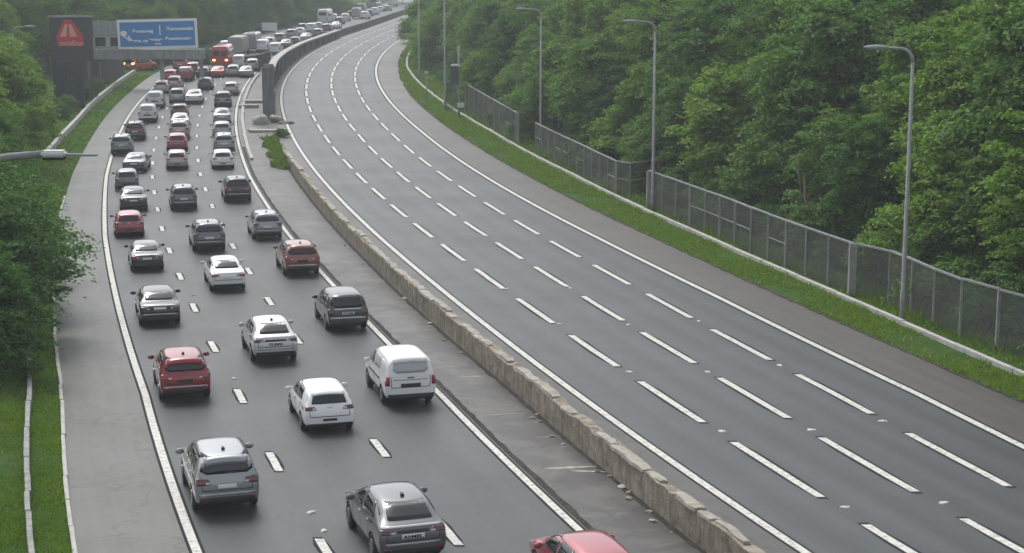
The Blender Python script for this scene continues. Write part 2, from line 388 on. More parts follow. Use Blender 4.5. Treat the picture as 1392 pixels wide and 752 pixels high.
def grime():
    m = mat('dark_grit', (0.03, 0.029, 0.026), 0.95, spec=0.2); t = NT(m); p = t.pos(); a = t.noise(p, 2.2, 6, 0.75, 0.8)
    t.l(t.ramp(a, [(0.36, (0.022, 0.021, 0.019)), (0.50, (0.042, 0.040, 0.036)), (0.62, (0.062, 0.059, 0.053))]), t.p.inputs['Base Color']); t.bump(a, 0.6, 0.03); return m
M['grime'] = grime()
def ragged(name, k, d0, d1, y0, y1, dz, parent, seed):
    r = random.Random(seed); ys = np.arange(y0, y1, .5); W_ = [r.uniform(.75, 1.15) for _ in ys]
    f = lambda y: float(np.interp(y, ys, W_)); v, fs = [], []
    for y in ys: v += [(X(k, y) + d0, y, zr(y) + dz), (X(k, y) + d0 + (d1 - d0) * f(y), y, zr(y) + dz)]
    fs = [(2 * i, 2 * i + 1, 2 * i + 3, 2 * i + 2) for i in range(len(ys) - 1)]; mb = MB(); mb.add(v, fs); mb.build(name, M['grime'], parent)
ragged('verge_dirt', 'SR', .0, -.30, 44, 200, .004, shr, 5)
ragged('gutter', 'BL', .02, -.18, 30, 146, .004, med, 3)
ragged('gutter', 'LR', .10, .34, 30, 150, .003, med, 4)
def edge_line(road, k, w, d=0.0, y1=600, sl=0.09):
    strip('line_sealant', xf(k, d - w / 2 - sl), xf(k, d + w / 2 + sl), M['seal'], 1, 0.004, 24, y1, road)
    strip('edge_line', xf(k, d - w / 2), xf(k, d + w / 2), M['white'], 1, 0.008, 24, y1, road)
edge_line(road_l, 'LL', 0.26, 0.16); edge_line(road_l, 'LR', 0.24, -0.16)
edge_line(road_r, 'RL', 0.28, 0.2); edge_line(road_r, 'RR', 0.30, -0.2, sl=0.14)

def along(side, f, Y, ds):
    """step ds metres along a lane line from Y"""
    y = Y; n = 8
    for _ in range(n):
        dx = (lane_x(side, f, y + 0.5) - lane_x(side, f, y - 0.5)); y += ds / n / math.sqrt(1 + dx * dx)
    return y
def dash_geo(side, f, ya, yb, w, sl):
    def ring(y0, y1, hw, dz, jag):
        a, b = [], []; n = 4
        for i in range(n + 1):
            y = y0 + (y1 - y0) * i / n; x = lane_x(side, f, y); e = 0.6 if jag and i in (0, n) else 1.0
            j = RNG.uniform(-.03, .03) if jag else RNG.uniform(-.010, .010)
            a.append((x - hw * e + j, y, zr(y) + dz)); b.append((x + hw * e + j, y, zr(y) + dz))
        return a + b[::-1]
    mb = MB(); p = ring(ya - sl * 1.6, yb + sl * 1.6, w / 2 + sl, 0.005, True); n = len(p)
    def quads(p):
        h = len(p) // 2; return [(i, len(p) - 1 - i, len(p) - 2 - i, i + 1) for i in range(h - 1)]
    mb.add(p, quads(p), 0); p = ring(ya, yb, w / 2, 0.009, False); mb.add(p, quads(p), 1); return mb
def dashes(road, side, fracs, y_first, mark, module, w, sl, y_end, stagger):
    items = []
    for j, f in enumerate(fracs):
        y = y_first + stagger * j
        while y > 26: y = along(side, f, y, -module)
        while y < y_end:
            y2 = along(side, f, y, mark); items.append((y, y2, f)); y = along(side, f, y, module)
    items.sort(); inview = [q for q in items if q[1] > 40]; far = MB(); 
    for q in items:
        mb = dash_geo(side, q[2], q[0], q[1], w, sl)
        if q in inview[100:]:
            far.add(mb.v, mb.f, 0); far.mi[-len(mb.mi):] = mb.mi
        elif q in inview: mb.build('lane_dash', [M['seal'], M['white']], road)
    if far.v:
        o = far.build('lane_dash', [M['seal'], M['white']], road); o['kind'] = 'stuff'
dashes(road_r, 'R', (0.25, 0.5, 0.75), 47.3, 6.3, 9.0, 0.29, 0.12, 420, 0.55)
dashes(road_l, 'L', (0.325, 0.655), 50.0, 2.2, 9.0, 0.26, 0.09, 300, 1.6)

# road studs and crumbs of paint in the gaps of the lane lines
for (px, py, big) in [(1149, 690, 1), (1283, 684, 1), (1200, 573, 1), (982, 587, 1), (1103, 585, 1), (1060, 497, 1), (962, 506, .9), (856, 506, .9), (760, 441, .8), (855, 442, .8), (950, 437, .8), (690, 393, .8), (775, 392, .8),
                      (423, 697, 1), (440, 722, .9), (318, 515, .7), (358, 406, .6), (262, 402, .6)]:
    g = ground(px, py); mb = MB(); s = 0.17 * big; n = 10; v = []
    for k, (r, z) in enumerate(((1.0, 0.0), (0.85, 0.03), (0.35, 0.05))):
        for i in range(n):
            t = 2 * math.pi * i / n; rr = r * (1 + 0.18 * math.sin(3 * t + px)); v.append((s * rr * math.cos(t), 0.62 * s * rr * math.sin(t), z))
    f = [(k * n + i, k * n + (i + 1) % n, (k + 1) * n + (i + 1) % n, (k + 1) * n + i) for k in range(2) for i in range(n)] + [tuple(range(2 * n, 3 * n))]
    mb.add(v, f); o = mb.build('road_stud', M['white']); o.location = g + Vector((0, 0, 0.001)); o.rotation_euler.z = RNG.uniform(0, 3)
    tag(o, 'small pale road stud in a gap of a dashed lane line', 'road stud', 'road studs between the lane dashes')
# pale scuffs and patches on the central reservation
for (px, py, l, w, a) in [(776, 636, 1.7, .16, 0.15), (800, 641, 1.2, .12, -0.1), (690, 563, 1.4, .05, 0.2), (640, 512, 1.2, .08, .1), (662, 486, .9, .06, 0), (745, 594, .9, .05, .3)]:
    g = ground(px, py); R = Matrix.Rotation(a, 3, 'Z'); n = 9; top, bot = [], []
    for i in range(n):
        u = i / (n - 1) - .5; h = w * (0.25 + math.sin(math.pi * (i / (n - 1)))) * RNG.uniform(.5, 1)
        top.append(g + R @ Vector((u * l, h, 0.005))); bot.append(g + R @ Vector((u * l, -h * RNG.uniform(.2, .9), 0.005)))
    mb = MB(); mb.add(top + bot, [(i, i + n, i + n + 1, i + 1) for i in range(n - 1)]); o = mb.build('pale_scuff', M['coping'], med)

# ------------------------------------------------------------------ walls, barrier, kerbs
def wall_run(fx, y0, y1, thick, hfun, step, jag=0.0, zoff=-0.1, n_up=3):
    """closed wall following a line in plan; returns verts, faces (top edge may be ragged)"""
    ys = list(np.arange(y0, y1, step)) + [y1]; v, f = [], []; per = 2 * (n_up + 1)
    for y in ys:
        h = hfun(y); jl, jr = RNG.uniform(-jag, jag), RNG.uniform(-jag, jag); w = RNG.uniform(-jag, jag) * .35
        for k in range(n_up + 1): u = k / n_up; v.append((fx(y) + w * u + RNG.uniform(-jag, jag) * .15, y, zr(y) + zoff + (h + jl - zoff) * u))
        for k in range(n_up, -1, -1): u = k / n_up; v.append((fx(y) + thick + w * u, y, zr(y) + zoff + (h + jr - zoff) * u))
    for i in range(len(ys) - 1):
        for k in range(per):
            k2 = (k + 1) % per; f.append((i * per + k, (i + 1) * per + k, (i + 1) * per + k2, i * per + k2))
    f.append(tuple(range(per))); f.append(tuple(reversed(range((len(ys) - 1) * per, len(ys) * per)))); return v, f
def BH(y): return 0.93 + .03 * math.sin(y * .9) + .025 * math.sin(y * 2.3) if y < 130 else 0.93 - (y - 130) * .036
bt = thing('stone_barrier', 'long weathered stone barrier with broken coping between the two carriageways', 'barrier', (0, 0, 0))
v, f = wall_run(xf('BL', 0.02), 30, 146, 0.40, lambda y: BH(y), 0.45, 0.075)
mb = MB(); mb.add(v, f); mb.build('wall', M['barrier'], bt)
y = 30.0
while y < 140:                                              # coping stones, some lost or slipped
    L = RNG.choice((0.9, 1.3, 1.8, 2.6)) * RNG.uniform(.8, 1.15); h0 = BH(y)
    if RNG.random() > 0.12:
        y2 = y + L; wd = RNG.uniform(.24, .46); ht = RNG.uniform(.05, .13); n = max(2, int(L / .35)); ring = []; j0 = RNG.uniform(-.05, .05)
        for i in range(n + 1):
            q_ = y + (L - RNG.uniform(.0, .03)) * i / n; e = .75 if i in (0, n) else 1.0; cx_ = X('BL', q_) + .20 + j0; z_ = zr(q_) + h0 - .03
            l_, r_, u_ = wd / 2 * e * RNG.uniform(.8, 1.15), wd / 2 * e * RNG.uniform(.8, 1.15), ht * e * RNG.uniform(.7, 1.3)
            ring.append([(cx_ - l_, q_, z_), (cx_ - l_ * .9, q_, z_ + u_), (cx_, q_, z_ + u_ * 1.12 + .01), (cx_ + r_ * .9, q_, z_ + u_), (cx_ + r_, q_, z_)])
        v = [p for r in ring for p in r]; f = [(i * 5 + k, i * 5 + 5 + k, i * 5 + 5 + (k + 1) % 5, i * 5 + (k + 1) % 5) for i in range(n) for k in range(5)] + [(0, 1, 2, 3, 4), tuple(n * 5 + k for k in (4, 3, 2, 1, 0))]
        MB().add(v, f).build('coping_stone', M['coping'], bt)
    y += L

pw = thing('parapet_wall', 'tall dark parapet wall with pale coping curving along the far bend', 'wall')
def ph(y): return float(np.interp(y, [170, 215, 250, 285, 330], [2.5, 2.6, 1.9, 1.35, 1.1]))
v, f = wall_run(xf('BL', 0), 173.5, 312, 0.45, ph, 3, 0.01); MB().add(v, f).build('wall', M['wall_dark'], pw)
v, f = wall_run(xf('BL', -.25), 173.5, 312, 0.95, lambda y: .22, 3, 0.012, 0.0, 1)
v = [(a, b, c + ph(b) + .004) for a, b, c in v]; MB().add(v, f).build('coping', M['concrete'], pw)
for y in np.arange(178, 310, 8):
    MB().box((X('BL', y) + .52, y, zr(y) + ph(y) / 2 - .06), (.22, .5, ph(y) - .12)).build('pilaster', M['wall_dark'], pw)
lw = thing('boundary_wall', 'low dark green stained wall between the far queue and the empty lanes', 'wall')
v, f = wall_run(xf('BL', -.2), 314, 470, 0.4, lambda y: 1.25, 5, 0.02); MB().add(v, f).build('wall', M['wall_dark'], lw)

# pier standing at the near end of the parapet wall
pb = ground(366, 161)
pr = thing('support_pier', 'tall grey square pier standing on rubble at the end of the parapet wall', 'pier', pb, 0.05)
zt = at(366, 93, pb.y).z - pb.z
MB().box((0, 0, zt / 2 - .1), (1.2, 1.15, zt + .2)).build('shaft', M['pier'], pr, bevel=0.05)
MB().add([(-.72, -.7, zt), (.72, -.7, zt), (.72, .7, zt), (-.72, .7, zt), (-.35, -.5, zt + .45), (.5, -.5, zt + .45), (.5, .5, zt + .45), (-.35, .5, zt + .45)],
         [(0, 1, 5, 4), (1, 2, 6, 5), (2, 3, 7, 6), (3, 0, 4, 7), (4, 5, 6, 7), (3, 2, 1, 0)]).build('cap', M['pier'], pr)
# short block wall behind the pier
A, B = ground(331, 92), ground(368, 92)
bw = thing('block_wall', 'short brown block wall with pale curved top left of the tall pier', 'wall', A)
B = B - A; mb = MB(); n = 8; vv = []
hh = lambda t: 1.55 + 0.75 * t * t
for i in range(n + 1):
    t = i / n; q = Vector((B.x * t, B.y * t, 0)); vv += [q + Vector((0, 0, -.1)), q + Vector((0, .5, -.1)), q + Vector((0, .5, hh(t))), q + Vector((0, 0, hh(t)))]
fs = [(i * 4 + k, i * 4 + (k + 1) % 4, i * 4 + 4 + (k + 1) % 4, i * 4 + 4 + k) for i in range(n) for k in range(4)] + [(0, 1, 2, 3), tuple(n * 4 + k for k in (3, 2, 1, 0))]
mb.add(vv, fs); mb.build('wall', M['wall_dark'], bw)
mb = MB()
vv = []
for i in range(n + 1):
    t = i / n; vv += [(B.x * t, B.y * t + dy, hh(t) + dz) for dy, dz in ((-.15, .003), (.6, .003), (.6, .2), (-.15, .2))]
mb.add(vv, fs); mb.build('coping', M['concrete'], bw)

# rubble and slabs at the foot of the pier
def rock(name, p, s, m, label, sx=1.0, flat=0.6):
    bm = bmesh.new(); bmesh.ops.create_icosphere(bm, subdivisions=2, radius=1.0)
    r = random.Random(int(p.x * 100) + int(p.y * 37))
    k = [Vector((r.uniform(-1, 1), r.uniform(-1, 1), r.uniform(-1, 1))).normalized() for _ in range(7)]
    for w in bm.verts:
        for q in k:
            d = w.co.dot(q)
            if d > 0.62: w.co -= q * (d - 0.62)
        w.co = Vector((w.co.x * s * sx, w.co.y * s, w.co.z * s * flat))
    me = bpy.data.meshes.new(name); bm.to_mesh(me); bm.free(); me.materials.append(m); o = link(bpy.data.objects.new(name, me))
    o.location = p + Vector((0, 0, s * flat * .35)); o.rotation_euler.z = r.uniform(0, 3); return tag(o, label, 'boulder')
rock('boulder', ground(352, 168), .95, M['concrete'], 'mossy pale boulder left of the pier foot', 1.2, .9)
rock('boulder', ground(376, 166), .75, M['coping'], 'whitish boulder right of the pier foot', 1.2, .9)
rock('boulder', ground(389, 168), .6, M['barrier'], 'small brown boulder beside the empty carriageway edge', 1.5, .5)
rock('boulder', ground(344, 177), .5, M['coping'], 'small flat stone in front of the mossy boulder', 1.8, .4)
for (px, py, w, d, h, lb) in [(345, 139, 2.6, 1.7, .25, 'pale concrete slab lying left of the tall pier'), (338, 146, 2.2, 1.2, .3, 'small concrete slab beside the left carriageway line'),
                             (364, 179, 3.6, 1.1, .2, 'long low concrete slab across the central reservation')]:
    g = ground(px, py); mb = MB(); mb.box((0, 0, h / 2), (w, d, h)); o = mb.build('concrete_slab', M['concrete'], bevel=.03)
    o.location = g; o.rotation_euler.z = .1; tag(o, lb, 'slab')
for i in range(46):
    y_ = 44 + 88 * RNG.random() ** 1.4; d_ = RNG.choice((RNG.uniform(-.5, -.06), RNG.uniform(.5, 1.3))) ; p_ = Vector((X('BL', y_) + d_, y_, zr(y_)))
    o = rock('rubble_piece', p_, RNG.uniform(.05, .15), M[RNG.choice(('coping', 'barrier', 'concrete'))], 'small broken stone lying at the foot of the stone barrier', RNG.uniform(.9, 1.8), RNG.uniform(.4, .7))
    o['category'] = 'rubble'; o['group'] = 'rubble along the stone barrier'
# kerbs
def kerb(label, fx, y0, y1, w, h, m, step=2.4, z0=None, name='concrete_edging', cat='edging'):
    mb = MB(); y = y0
    while y < y1:
        y2 = min(y + step, y1); j = RNG.uniform(-.02, .02); a = (fx(y) + j, y, land(fx(y), y) - .05 if z0 is None else zr(y) + z0); b = (fx(y2) + j, y2 - .02, land(fx(y2), y2) - .05 if z0 is None else zr(y2) + z0)
        mb.quadbar(a, b, w * RNG.uniform(.92, 1.08), h + .05 + RNG.uniform(-.015, .015)); y = y2
    o = mb.build(name, m, bevel=.015); return tag(o, label, cat)
kerb('pale concrete edging along the grass below the chain link fence', xf('KR', -.2), 44, 330, .26, .20, M['concrete'])
kerb('thin pale kerb between left hard shoulder and grass', xf('SL', -.06), 30, 118, .13, .10, M['concrete'], name='concrete_kerb', cat='kerb')
kerb('long grey edging rail running down the lower left grass bank', lambda y: X('SL', y) - 1.25, 32, 66, .16, .34, M['fence_post'], 1.8, name='edging_rail', cat='edging')
kerb('grey edging rail at the far left border of the grass', lambda y: X('SL', y) - 2.5 - (y - 42) * .03, 36, 56, .2, .45, M['fence_post'], 1.8, name='edging_rail', cat='edging')
kerb('pale low wall along the left verge below the dark boarding', lambda y: X('SL', y) - 2.2 - max(0, (165 - y)) * .02, 138, 224, .35, .55, M['concrete'], 3, name='low_wall', cat='wall')
kerb('pale kerb of the central reservation left of the tall pier', lambda y: X('LR', y) + .55, 140, 226, .30, .22, M['concrete'], 3, z0=-.05, name='concrete_kerb', cat='kerb')

# ------------------------------------------------------------------ fences
def fence(label, pts, h, spacing, thick_ends=(0, 0), name='chain_link_fence', rails=(0.5,), hole=None):
    """pts: plan polyline (x, y)"""
    P0 = Vector((pts[0][0], pts[0][1], land(*pts[0]))); t = thing(name, label, 'fence', P0)
    L = [0.0]
    for a, b in zip(pts[:-1], pts[1:]): L.append(L[-1] + math.hypot(b[0] - a[0], b[1] - a[1]))
    n = max(1, round(L[-1] / spacing)); st = []
    for i in range(n + 1):
        s = L[-1] * i / n; x = float(np.interp(s, L, [p[0] for p in pts])); y = float(np.interp(s, L, [p[1] for p in pts])); st.append(Vector((x, y, land(x, y))) - P0)
    for i, p in enumerate(st):
        e = thick_ends[0] if i == 0 else thick_ends[1] if i == n else 0
        w = 0.34 if e else RNG.choice((.10, .12, .16)); hh = h + RNG.uniform(-.03, .05)
        MB().box(p + Vector((0, 0, hh / 2 - .1)), (w, w * .8, hh + .2), RNG.uniform(-.1, .1)).build('post', M['fence_post'], t)
    mb = MB(); v, f, uv = [], [], []
    for a, b in zip(st[:-1], st[1:]):
        mb.quadbar(a + Vector((0, 0, h - .02 + RNG.uniform(-.02, .02))), b + Vector((0, 0, h - .02 + RNG.uniform(-.02, .02))), .11, .09)
    mb.build('top_rail', M['galv'], t)
    s = 0.0; k = 0
    for a, b in zip(st[:-1], st[1:]):
        d = (b - a).length; q = len(v); o_ = Vector((0, 0.07, 0)); sag = RNG.uniform(0, .06)
        v += [a + o_ + Vector((0, 0, .02)), b + o_ + Vector((0, 0, .02)), b + o_ + Vector((0, 0, h - .06)), a + o_ + Vector((0, 0, h - .06))]
        uv += [(s, 0), (s + d, 0), (s + d, h), (s, h)]; f.append((q, q + 1, q + 2, q + 3)); s += d
    mesh_obj('wire_mesh', v, f, M['wire'], t, uvs=uv)
    for k in rails:
        for i, (a, b) in enumerate(zip(st[:-1], st[1:])):
            if RNG.random() < .32: MB().quadbar(a + Vector((0, .02, h * k)), b + Vector((0, .02, h * k)), .05, .05).build('mid_rail', M['galv'], t)
    return t
def gp(px, py): g = ground(px, py); return (g.x, g.y)
fence('tall chain link fence from the right edge to the lamp by the thick post', [(26.4, 50), (23.4, 58), gp(1392, 489), gp(1343, 474), gp(1290, 456), (18.35, 76.8), (17.75, 79.0), (16.95, 79.9)], 2.6, 2.6)
fence('long chain link fence between the thick post and the middle lamp', [gp(1157, 402), gp(1080, 371), gp(965, 319), gp(882, 284)], 2.6, 2.8, (1, 1))
fence('dark chain link fence with a return panel left of the middle lamp', [(10.6, 118.6), gp(846, 271), gp(790, 240), gp(728, 206)], 2.5, 2.6, (0, 0))
fence('far chain link fence ending in a wide grey post by the gap', [gp(703, 197), gp(665, 172), gp(632, 150)], 2.9, 3.0, (1, 0))
fence('open grey metal frame panel beside the equipment pole', [gp(632, 151), gp(606, 150)], 3.1, 1.6, name='frame_fence', rails=())
# ------------------------------------------------------------------ lamps
def street_lamp(label, p, h, arm, side=-1, group=None):
    t = thing('street_lamp', label, 'street lamp', p)
    MB().tube([(0, 0, -.2), (0, 0, 1.4), (0, 0, 1.45), (0, 0, h - .6)], [.14, .14, .108, .076], 12).build('post', M['galv'], t, True)
    pts = [(0, 0, h - .6)] + [(side * .55 * (1 - math.cos(a)), 0, h - .6 + .6 * math.sin(a)) for a in (.4, .8, 1.2, 1.5)] + [(side * (arm - .75), 0, h + .03)]
    MB().tube(pts, [.085, .083, .08, .075, .07, .065], 10).build('arm', M['galv'], t, True)
    prof = [(0, .07), (.12, .13), (.45, .17), (.8, .14), (1.05, .05)]; mb = MB(); v = []; n = 10; x0 = arm - .8
    for d, r in prof:
        for k in range(n):
            a = 2 * math.pi * k / n; v.append((side * (x0 + d), r * 1.25 * math.cos(a), h + .05 + r * .75 * math.sin(a)))
    mb.add(v, [(i * n + k, i * n + (k + 1) % n, (i + 1) * n + (k + 1) % n, (i + 1) * n + k) for i in range(len(prof) - 1) for k in range(n)] + [tuple(range(n)), tuple(range((len(prof) - 1) * n, len(prof) * n))])
    hd = mb.build('lamp_head', M['galv'], t, True)
    MB().box((side * (x0 + .55), 0, h - .045), (.5, .2, .05)).build('lens', M['lamp_glass'], hd, bevel=.015)
    return t
def land_at(px, py): g = ground(px, py); return Vector((g.x, g.y, land(g.x, g.y)))
p = land_at(1226, 438); street_lamp('nearest grey street lamp standing at the chain link fence on the right', p, at(1232, 66, p.y).z - p.z, 1.95)
p = land_at(887, 287); street_lamp('grey street lamp where the long fence begins, middle of the right side', p, at(888, 30, p.y).z - p.z, 1.95)
p = Vector((at(735, 170, 150).x, 150, 0)); p.z = land(p.x, p.y); street_lamp('grey street lamp behind the dark fence with a curved arm above trees', p, at(732, 13, 150).z - p.z, 2.1)
p = land_at(605, 150); street_lamp('tall grey lamp post beside the equipment pole, its head above the picture', p, 14.4, 2.0)
p = Vector((at(570, 90, 218).x, 218, 0)); p.z = land(p.x, p.y); street_lamp('thin far lamp post against the wood where the bend ends', p, 13.6, 2.0)
p = Vector((at(18, 60, 150).x, 150, 0)); p.z = land(p.x, p.y); street_lamp('street lamp head above the yellow green trees at upper left', p, at(30, 37, 150).z - p.z, 1.9, 1)
# the near lamp reaching in from the left
p = Vector((-10.6, 30, 0)); p.z = land(p.x, p.y)
t = thing('street_lamp', 'near lamp arm with white luminaire reaching in from the left edge', 'street lamp', p)
zt = at(60, 209, 30).z - p.z; x1 = at(57, 208, 30).x - p.x; x2 = at(90, 208, 30).x - p.x; x3 = at(132, 211, 30).x - p.x
MB().tube([(0, 0, -.2), (0, 0, 1.4), (0, 0, 1.45), (0, 0, zt - .9)], [.13, .13, .095, .075], 12).build('post', M['galv'], t, True)
MB().tube([(0, 0, zt - .9), (.1, 0, zt - .5), (.5, 0, zt - .2), (x1 - .6, 0, zt - .06), (x1 + .05, 0, zt)], [.085, .085, .08, .074, .068], 10).build('arm', M['galv'], t, True)
mb = MB(); mb.box(((x1 + x2) / 2, 0, zt + .0), (x2 - x1, .26, .13)); hd = mb.build('lamp_head', M['lamp_white'], t, bevel=.04)
MB().box(((x1 + x2) / 2, 0, zt - .085), (x2 - x1 - .06, .22, .05)).build('lens', M['trim'], hd, bevel=.01)
MB().add([(x2 - .02, -.07, zt - .05), (x2 - .02, .07, zt - .05), (x2 - .02, .07, zt + .0), (x2 - .02, -.07, zt + .0), (x3, -.05, zt - .045), (x3, .05, zt - .045), (x3, .05, zt - .01), (x3, -.05, zt - .01)],
         [(0, 1, 2, 3), (7, 6, 5, 4), (0, 4, 5, 1), (1, 5, 6, 2), (2, 6, 7, 3), (3, 7, 4, 0)]).build('canopy', M['galv'], hd)

# equipment pole with camera housing
p = land_at(624, 160)
t = thing('equipment_pole', 'grey equipment pole with white topped camera cabinet above the far fence', 'pole', p)
hP = at(623, 62, p.y).z - p.z
MB().tube([(0, 0, -.1), (0, 0, hP)], .11, 10).build('pole', M['galv'], t, True)
c = at(618, 101, p.y) - p; MB().box((c.x, c.y, c.z), (.85, .6, 1.9)).build('cabinet', M['sign_dark'], t, bevel=.04)
c = at(619, 89, p.y) - p; MB().box((c.x, c.y, c.z), (.95, .7, .25)).build('cabinet_lid', M['lamp_white'], t, bevel=.05)
c = at(625, 143, p.y) - p; MB().box((c.x + .1, c.y - .2, c.z), (.75, .3, .5)).build('junction_box', M['lamp_white'], t, bevel=.05)
# small post with white head further along the verge
p = land_at(580, 138); t = thing('marker_post', 'slim marker post with white head on the far verge', 'post', p); hm = at(580, 100, p.y).z - p.z
MB().tube([(0, 0, -.1), (0, 0, hm)], .06, 8).build('post', M['galv'], t, True); MB().box((0, 0, hm + .12), (.4, .3, .3)).build('head', M['lamp_white'], t, bevel=.05)

# ------------------------------------------------------------------ gantry, signs and boarding on the left
YG = 206.0
def P3(px, py, Y=YG): return at(px, py, Y)
zg = zr(YG)
# dark boarding running beside the verge
A, B = at(76, 148, 180), at(168, 112, 222); nz_ = 7
bd = thing('dark_boarding', 'dark panelled boarding wall below the signs at upper left', 'wall', (A.x, A.y, zr(A.y)))
D = Vector((B.x - A.x, B.y - A.y, 0)); zA, zB = at(80, 82, 180).z - zr(A.y), at(168, 80, 222).z - zr(A.y)
nd = Vector((D.y, -D.x, 0)).normalized()
for i in range(nz_):
    a, b = D * (i / nz_), D * ((i + .985) / nz_); ha, hb = zA + (zB - zA) * i / nz_, zA + (zB - zA) * (i + 1) / nz_; w = nd * .15
    mb = MB(); v = [a - w + Vector((0, 0, -.5)), b - w + Vector((0, 0, -.5)), b + w + Vector((0, 0, -.5)), a + w + Vector((0, 0, -.5)), a - w + Vector((0, 0, ha)), b - w + Vector((0, 0, hb)), b + w + Vector((0, 0, hb)), a + w + Vector((0, 0, ha))]
    mb.add(v, [(3, 2, 1, 0), (4, 5, 6, 7), (0, 1, 5, 4), (1, 2, 6, 5), (2, 3, 7, 6), (3, 0, 4, 7)]); mb.build('panel', M['abut'], bd)
for px, Y, py in ((100, 191, 94), (123, 201, 94), (135, 206, 93)):
    q = at(px, py, Y); MB().box(Vector((q.x + .15, q.y - .9, q.z)) - bd.location, (.42, .25, 1.7)).build('pale_strut', M['beam'], bd)
# left end: front face of the boarding turned to the road users
q0, q1 = at(78, 150, 178), at(112, 84, 178); MB().box(Vector(((q0.x + q1.x) / 2, 178, (q0.z + q1.z) / 2 - .5)) - bd.location, (q1.x - q0.x, .3, q1.z - q0.z + 1)).build('end_panel', M['abut'], bd)
# triangle sign panel
Ys = 186.0
q0, q1 = at(70, 82, Ys), at(125, 24, Ys); cx, cz = (q0.x + q1.x) / 2, (q0.z + q1.z) / 2; w_, h_ = q1.x - q0.x, q1.z - q0.z
ts = thing('warning_sign', 'dark sign panel with red warning triangle at upper left', 'sign', (cx, Ys, land(cx, Ys))); zc = cz - ts.location.z
MB().box((0, 0, zc), (w_, .3, h_)).build('panel', M['sign_dark'], ts, bevel=.03)
MB().box((.0, -.1, zc + h_ / 2 + .12), (w_ + .15, .7, .2)).build('hood', M['beam'], ts)
for sx in (-1, 1): MB().box((sx * w_ * .36, .25, (zc - h_ / 2) / 2), (.25, .25, zc - h_ / 2 + .3)).build('post', M['pier'], ts)
def sp(px, py): q = at(px, py, Ys); return Vector((q.x - cx, -.17, q.z - ts.location.z))
def poly(name, pts, m, dy, parent):
    v = [p_ + Vector((0, dy, 0)) for p_ in pts]; n = len(v); v += [p_ + Vector((0, .03, 0)) for p_ in v]
    return MB().add(v, [tuple(range(n)), tuple(reversed(range(n, 2 * n)))] + [(i, (i + 1) % n, n + (i + 1) % n, n + i) for i in range(n)]).build(name, m, parent)
poly('red_symbol', [sp(88, 27), sp(97, 27), sp(113, 48), sp(115, 63), sp(79, 63), sp(77, 49)], M['sign_red'], -.02, ts)
poly('pale_symbol', [sp(82, 50), sp(89, 33), sp(92, 33), sp(91, 50)], M['sign_pink'], -.06, ts)
poly('pale_symbol', [sp(96, 50), sp(94, 33), sp(97, 33), sp(106, 50)], M['sign_pink'], -.06, ts)
q = sp(82, 62.5); text_mesh('lettering', 'nwoluEoun', .85, M['sign_pink'], ts, q + Vector((0, -.07, .05)), (math.pi / 2, 0, 0), sp(113, 60).x - q.x, .02, .02)
# gantry beam with blue sign
q0, q1 = P3(100, 81), P3(276, 67); cx = (q0.x + q1.x) / 2; base = zr(YG)
gt = thing('gantry', 'grey overhead gantry beam below the blue sign', 'gantry', (cx, YG, base))
MB().box((0, .6, (q0.z + q1.z) / 2 - base), (q1.x - q0.x, 1.6, q1.z - q0.z)).build('beam', M['beam'], gt, bevel=.06)
for px in (218, 272): 
    q = P3(px, 80); MB().box((q.x - cx, .7, (q.z - base) / 2 - .2), (.42, .42, q.z - base + .4)).build('support_post', M['beam'], gt)
q0, q1 = P3(127, 65), P3(163, 30); mz = (q0.z + q1.z) / 2 - base; mx = (q0.x + q1.x) / 2 - cx
MB().box((mx, .45, mz + .8), (q1.x - q0.x, .5, (q1.z - q0.z) * .55)).build('grey_panel', M['beam'], gt)
fr = MB(); w_, zb_, zt_ = q1.x - q0.x, q0.z - base, P3(130, 50).z - base
fr.box((mx, .2, zb_ + .07), (w_, .7, .14)).box((mx, .2, zt_), (w_, .7, .16)).box((mx - w_ / 2 + .08, .2, (zb_ + zt_) / 2), (.16, .66, zt_ - zb_ - .2)).box((mx + .1, .2, (zb_ + zt_) / 2), (.5, .5, zt_ - zb_ - .2)); fr.build('open_cabinet', M['concrete'], gt)
MB().box((mx, .55, (zb_ + zt_) / 2), (w_ - .2, .1, zt_ - zb_ - .2)).build('cabinet_back', M['trim'], gt)
q0, q1 = P3(162, 66), P3(269, 26); cx2 = (q0.x + q1.x) / 2
bs = thing('blue_sign', 'wide blue direction sign with white border on the gantry', 'sign', (cx2, YG - .35, q0.z)); w_, h_ = q1.x - q0.x, q1.z - q0.z
bs.rotation_euler = (0, math.radians(-1.3), 0)
MB().box((0, 0, h_ / 2), (w_, .18, h_)).build('border', M['sign_white'], bs, bevel=.02)
MB().box((0, -.10, h_ / 2), (w_ - .62, .06, h_ - .62)).build('blue_panel', M['sign_blue'], bs)
def bsx(px): return (px - 215.5) / 107 * w_
def bsz(py): return (66 - py) / 40 * h_
rx = (math.pi / 2, 0, 0)
for (tx, px, px2, py, sz) in (('Booucvag', 182.5, 210, 43.6, .52), ('Yorouswalx', 228, 265, 41.5, .60), ('rc.', 185, 195, 56.5, .50), ('ny', 196, 203, 56.5, .50), ('annyya', 204, 223, 54.8, .42), ('Bournorone', 226, 261, 54.5, .55), ('yon', 212, 221, 60, .25)):
    text_mesh('lettering', tx, sz, M['sign_white'], bs, (bsx(px), -.15, bsz(py)), rx, bsx(px2) - bsx(px), .012, .022)
MB().box((bsx(219.2), -.145, bsz(41)), (.13, .03, bsz(34) - bsz(48))).build('divider', M['sign_white'], bs)
def bp_(px, py): return Vector((bsx(px), -.14, bsz(py)))
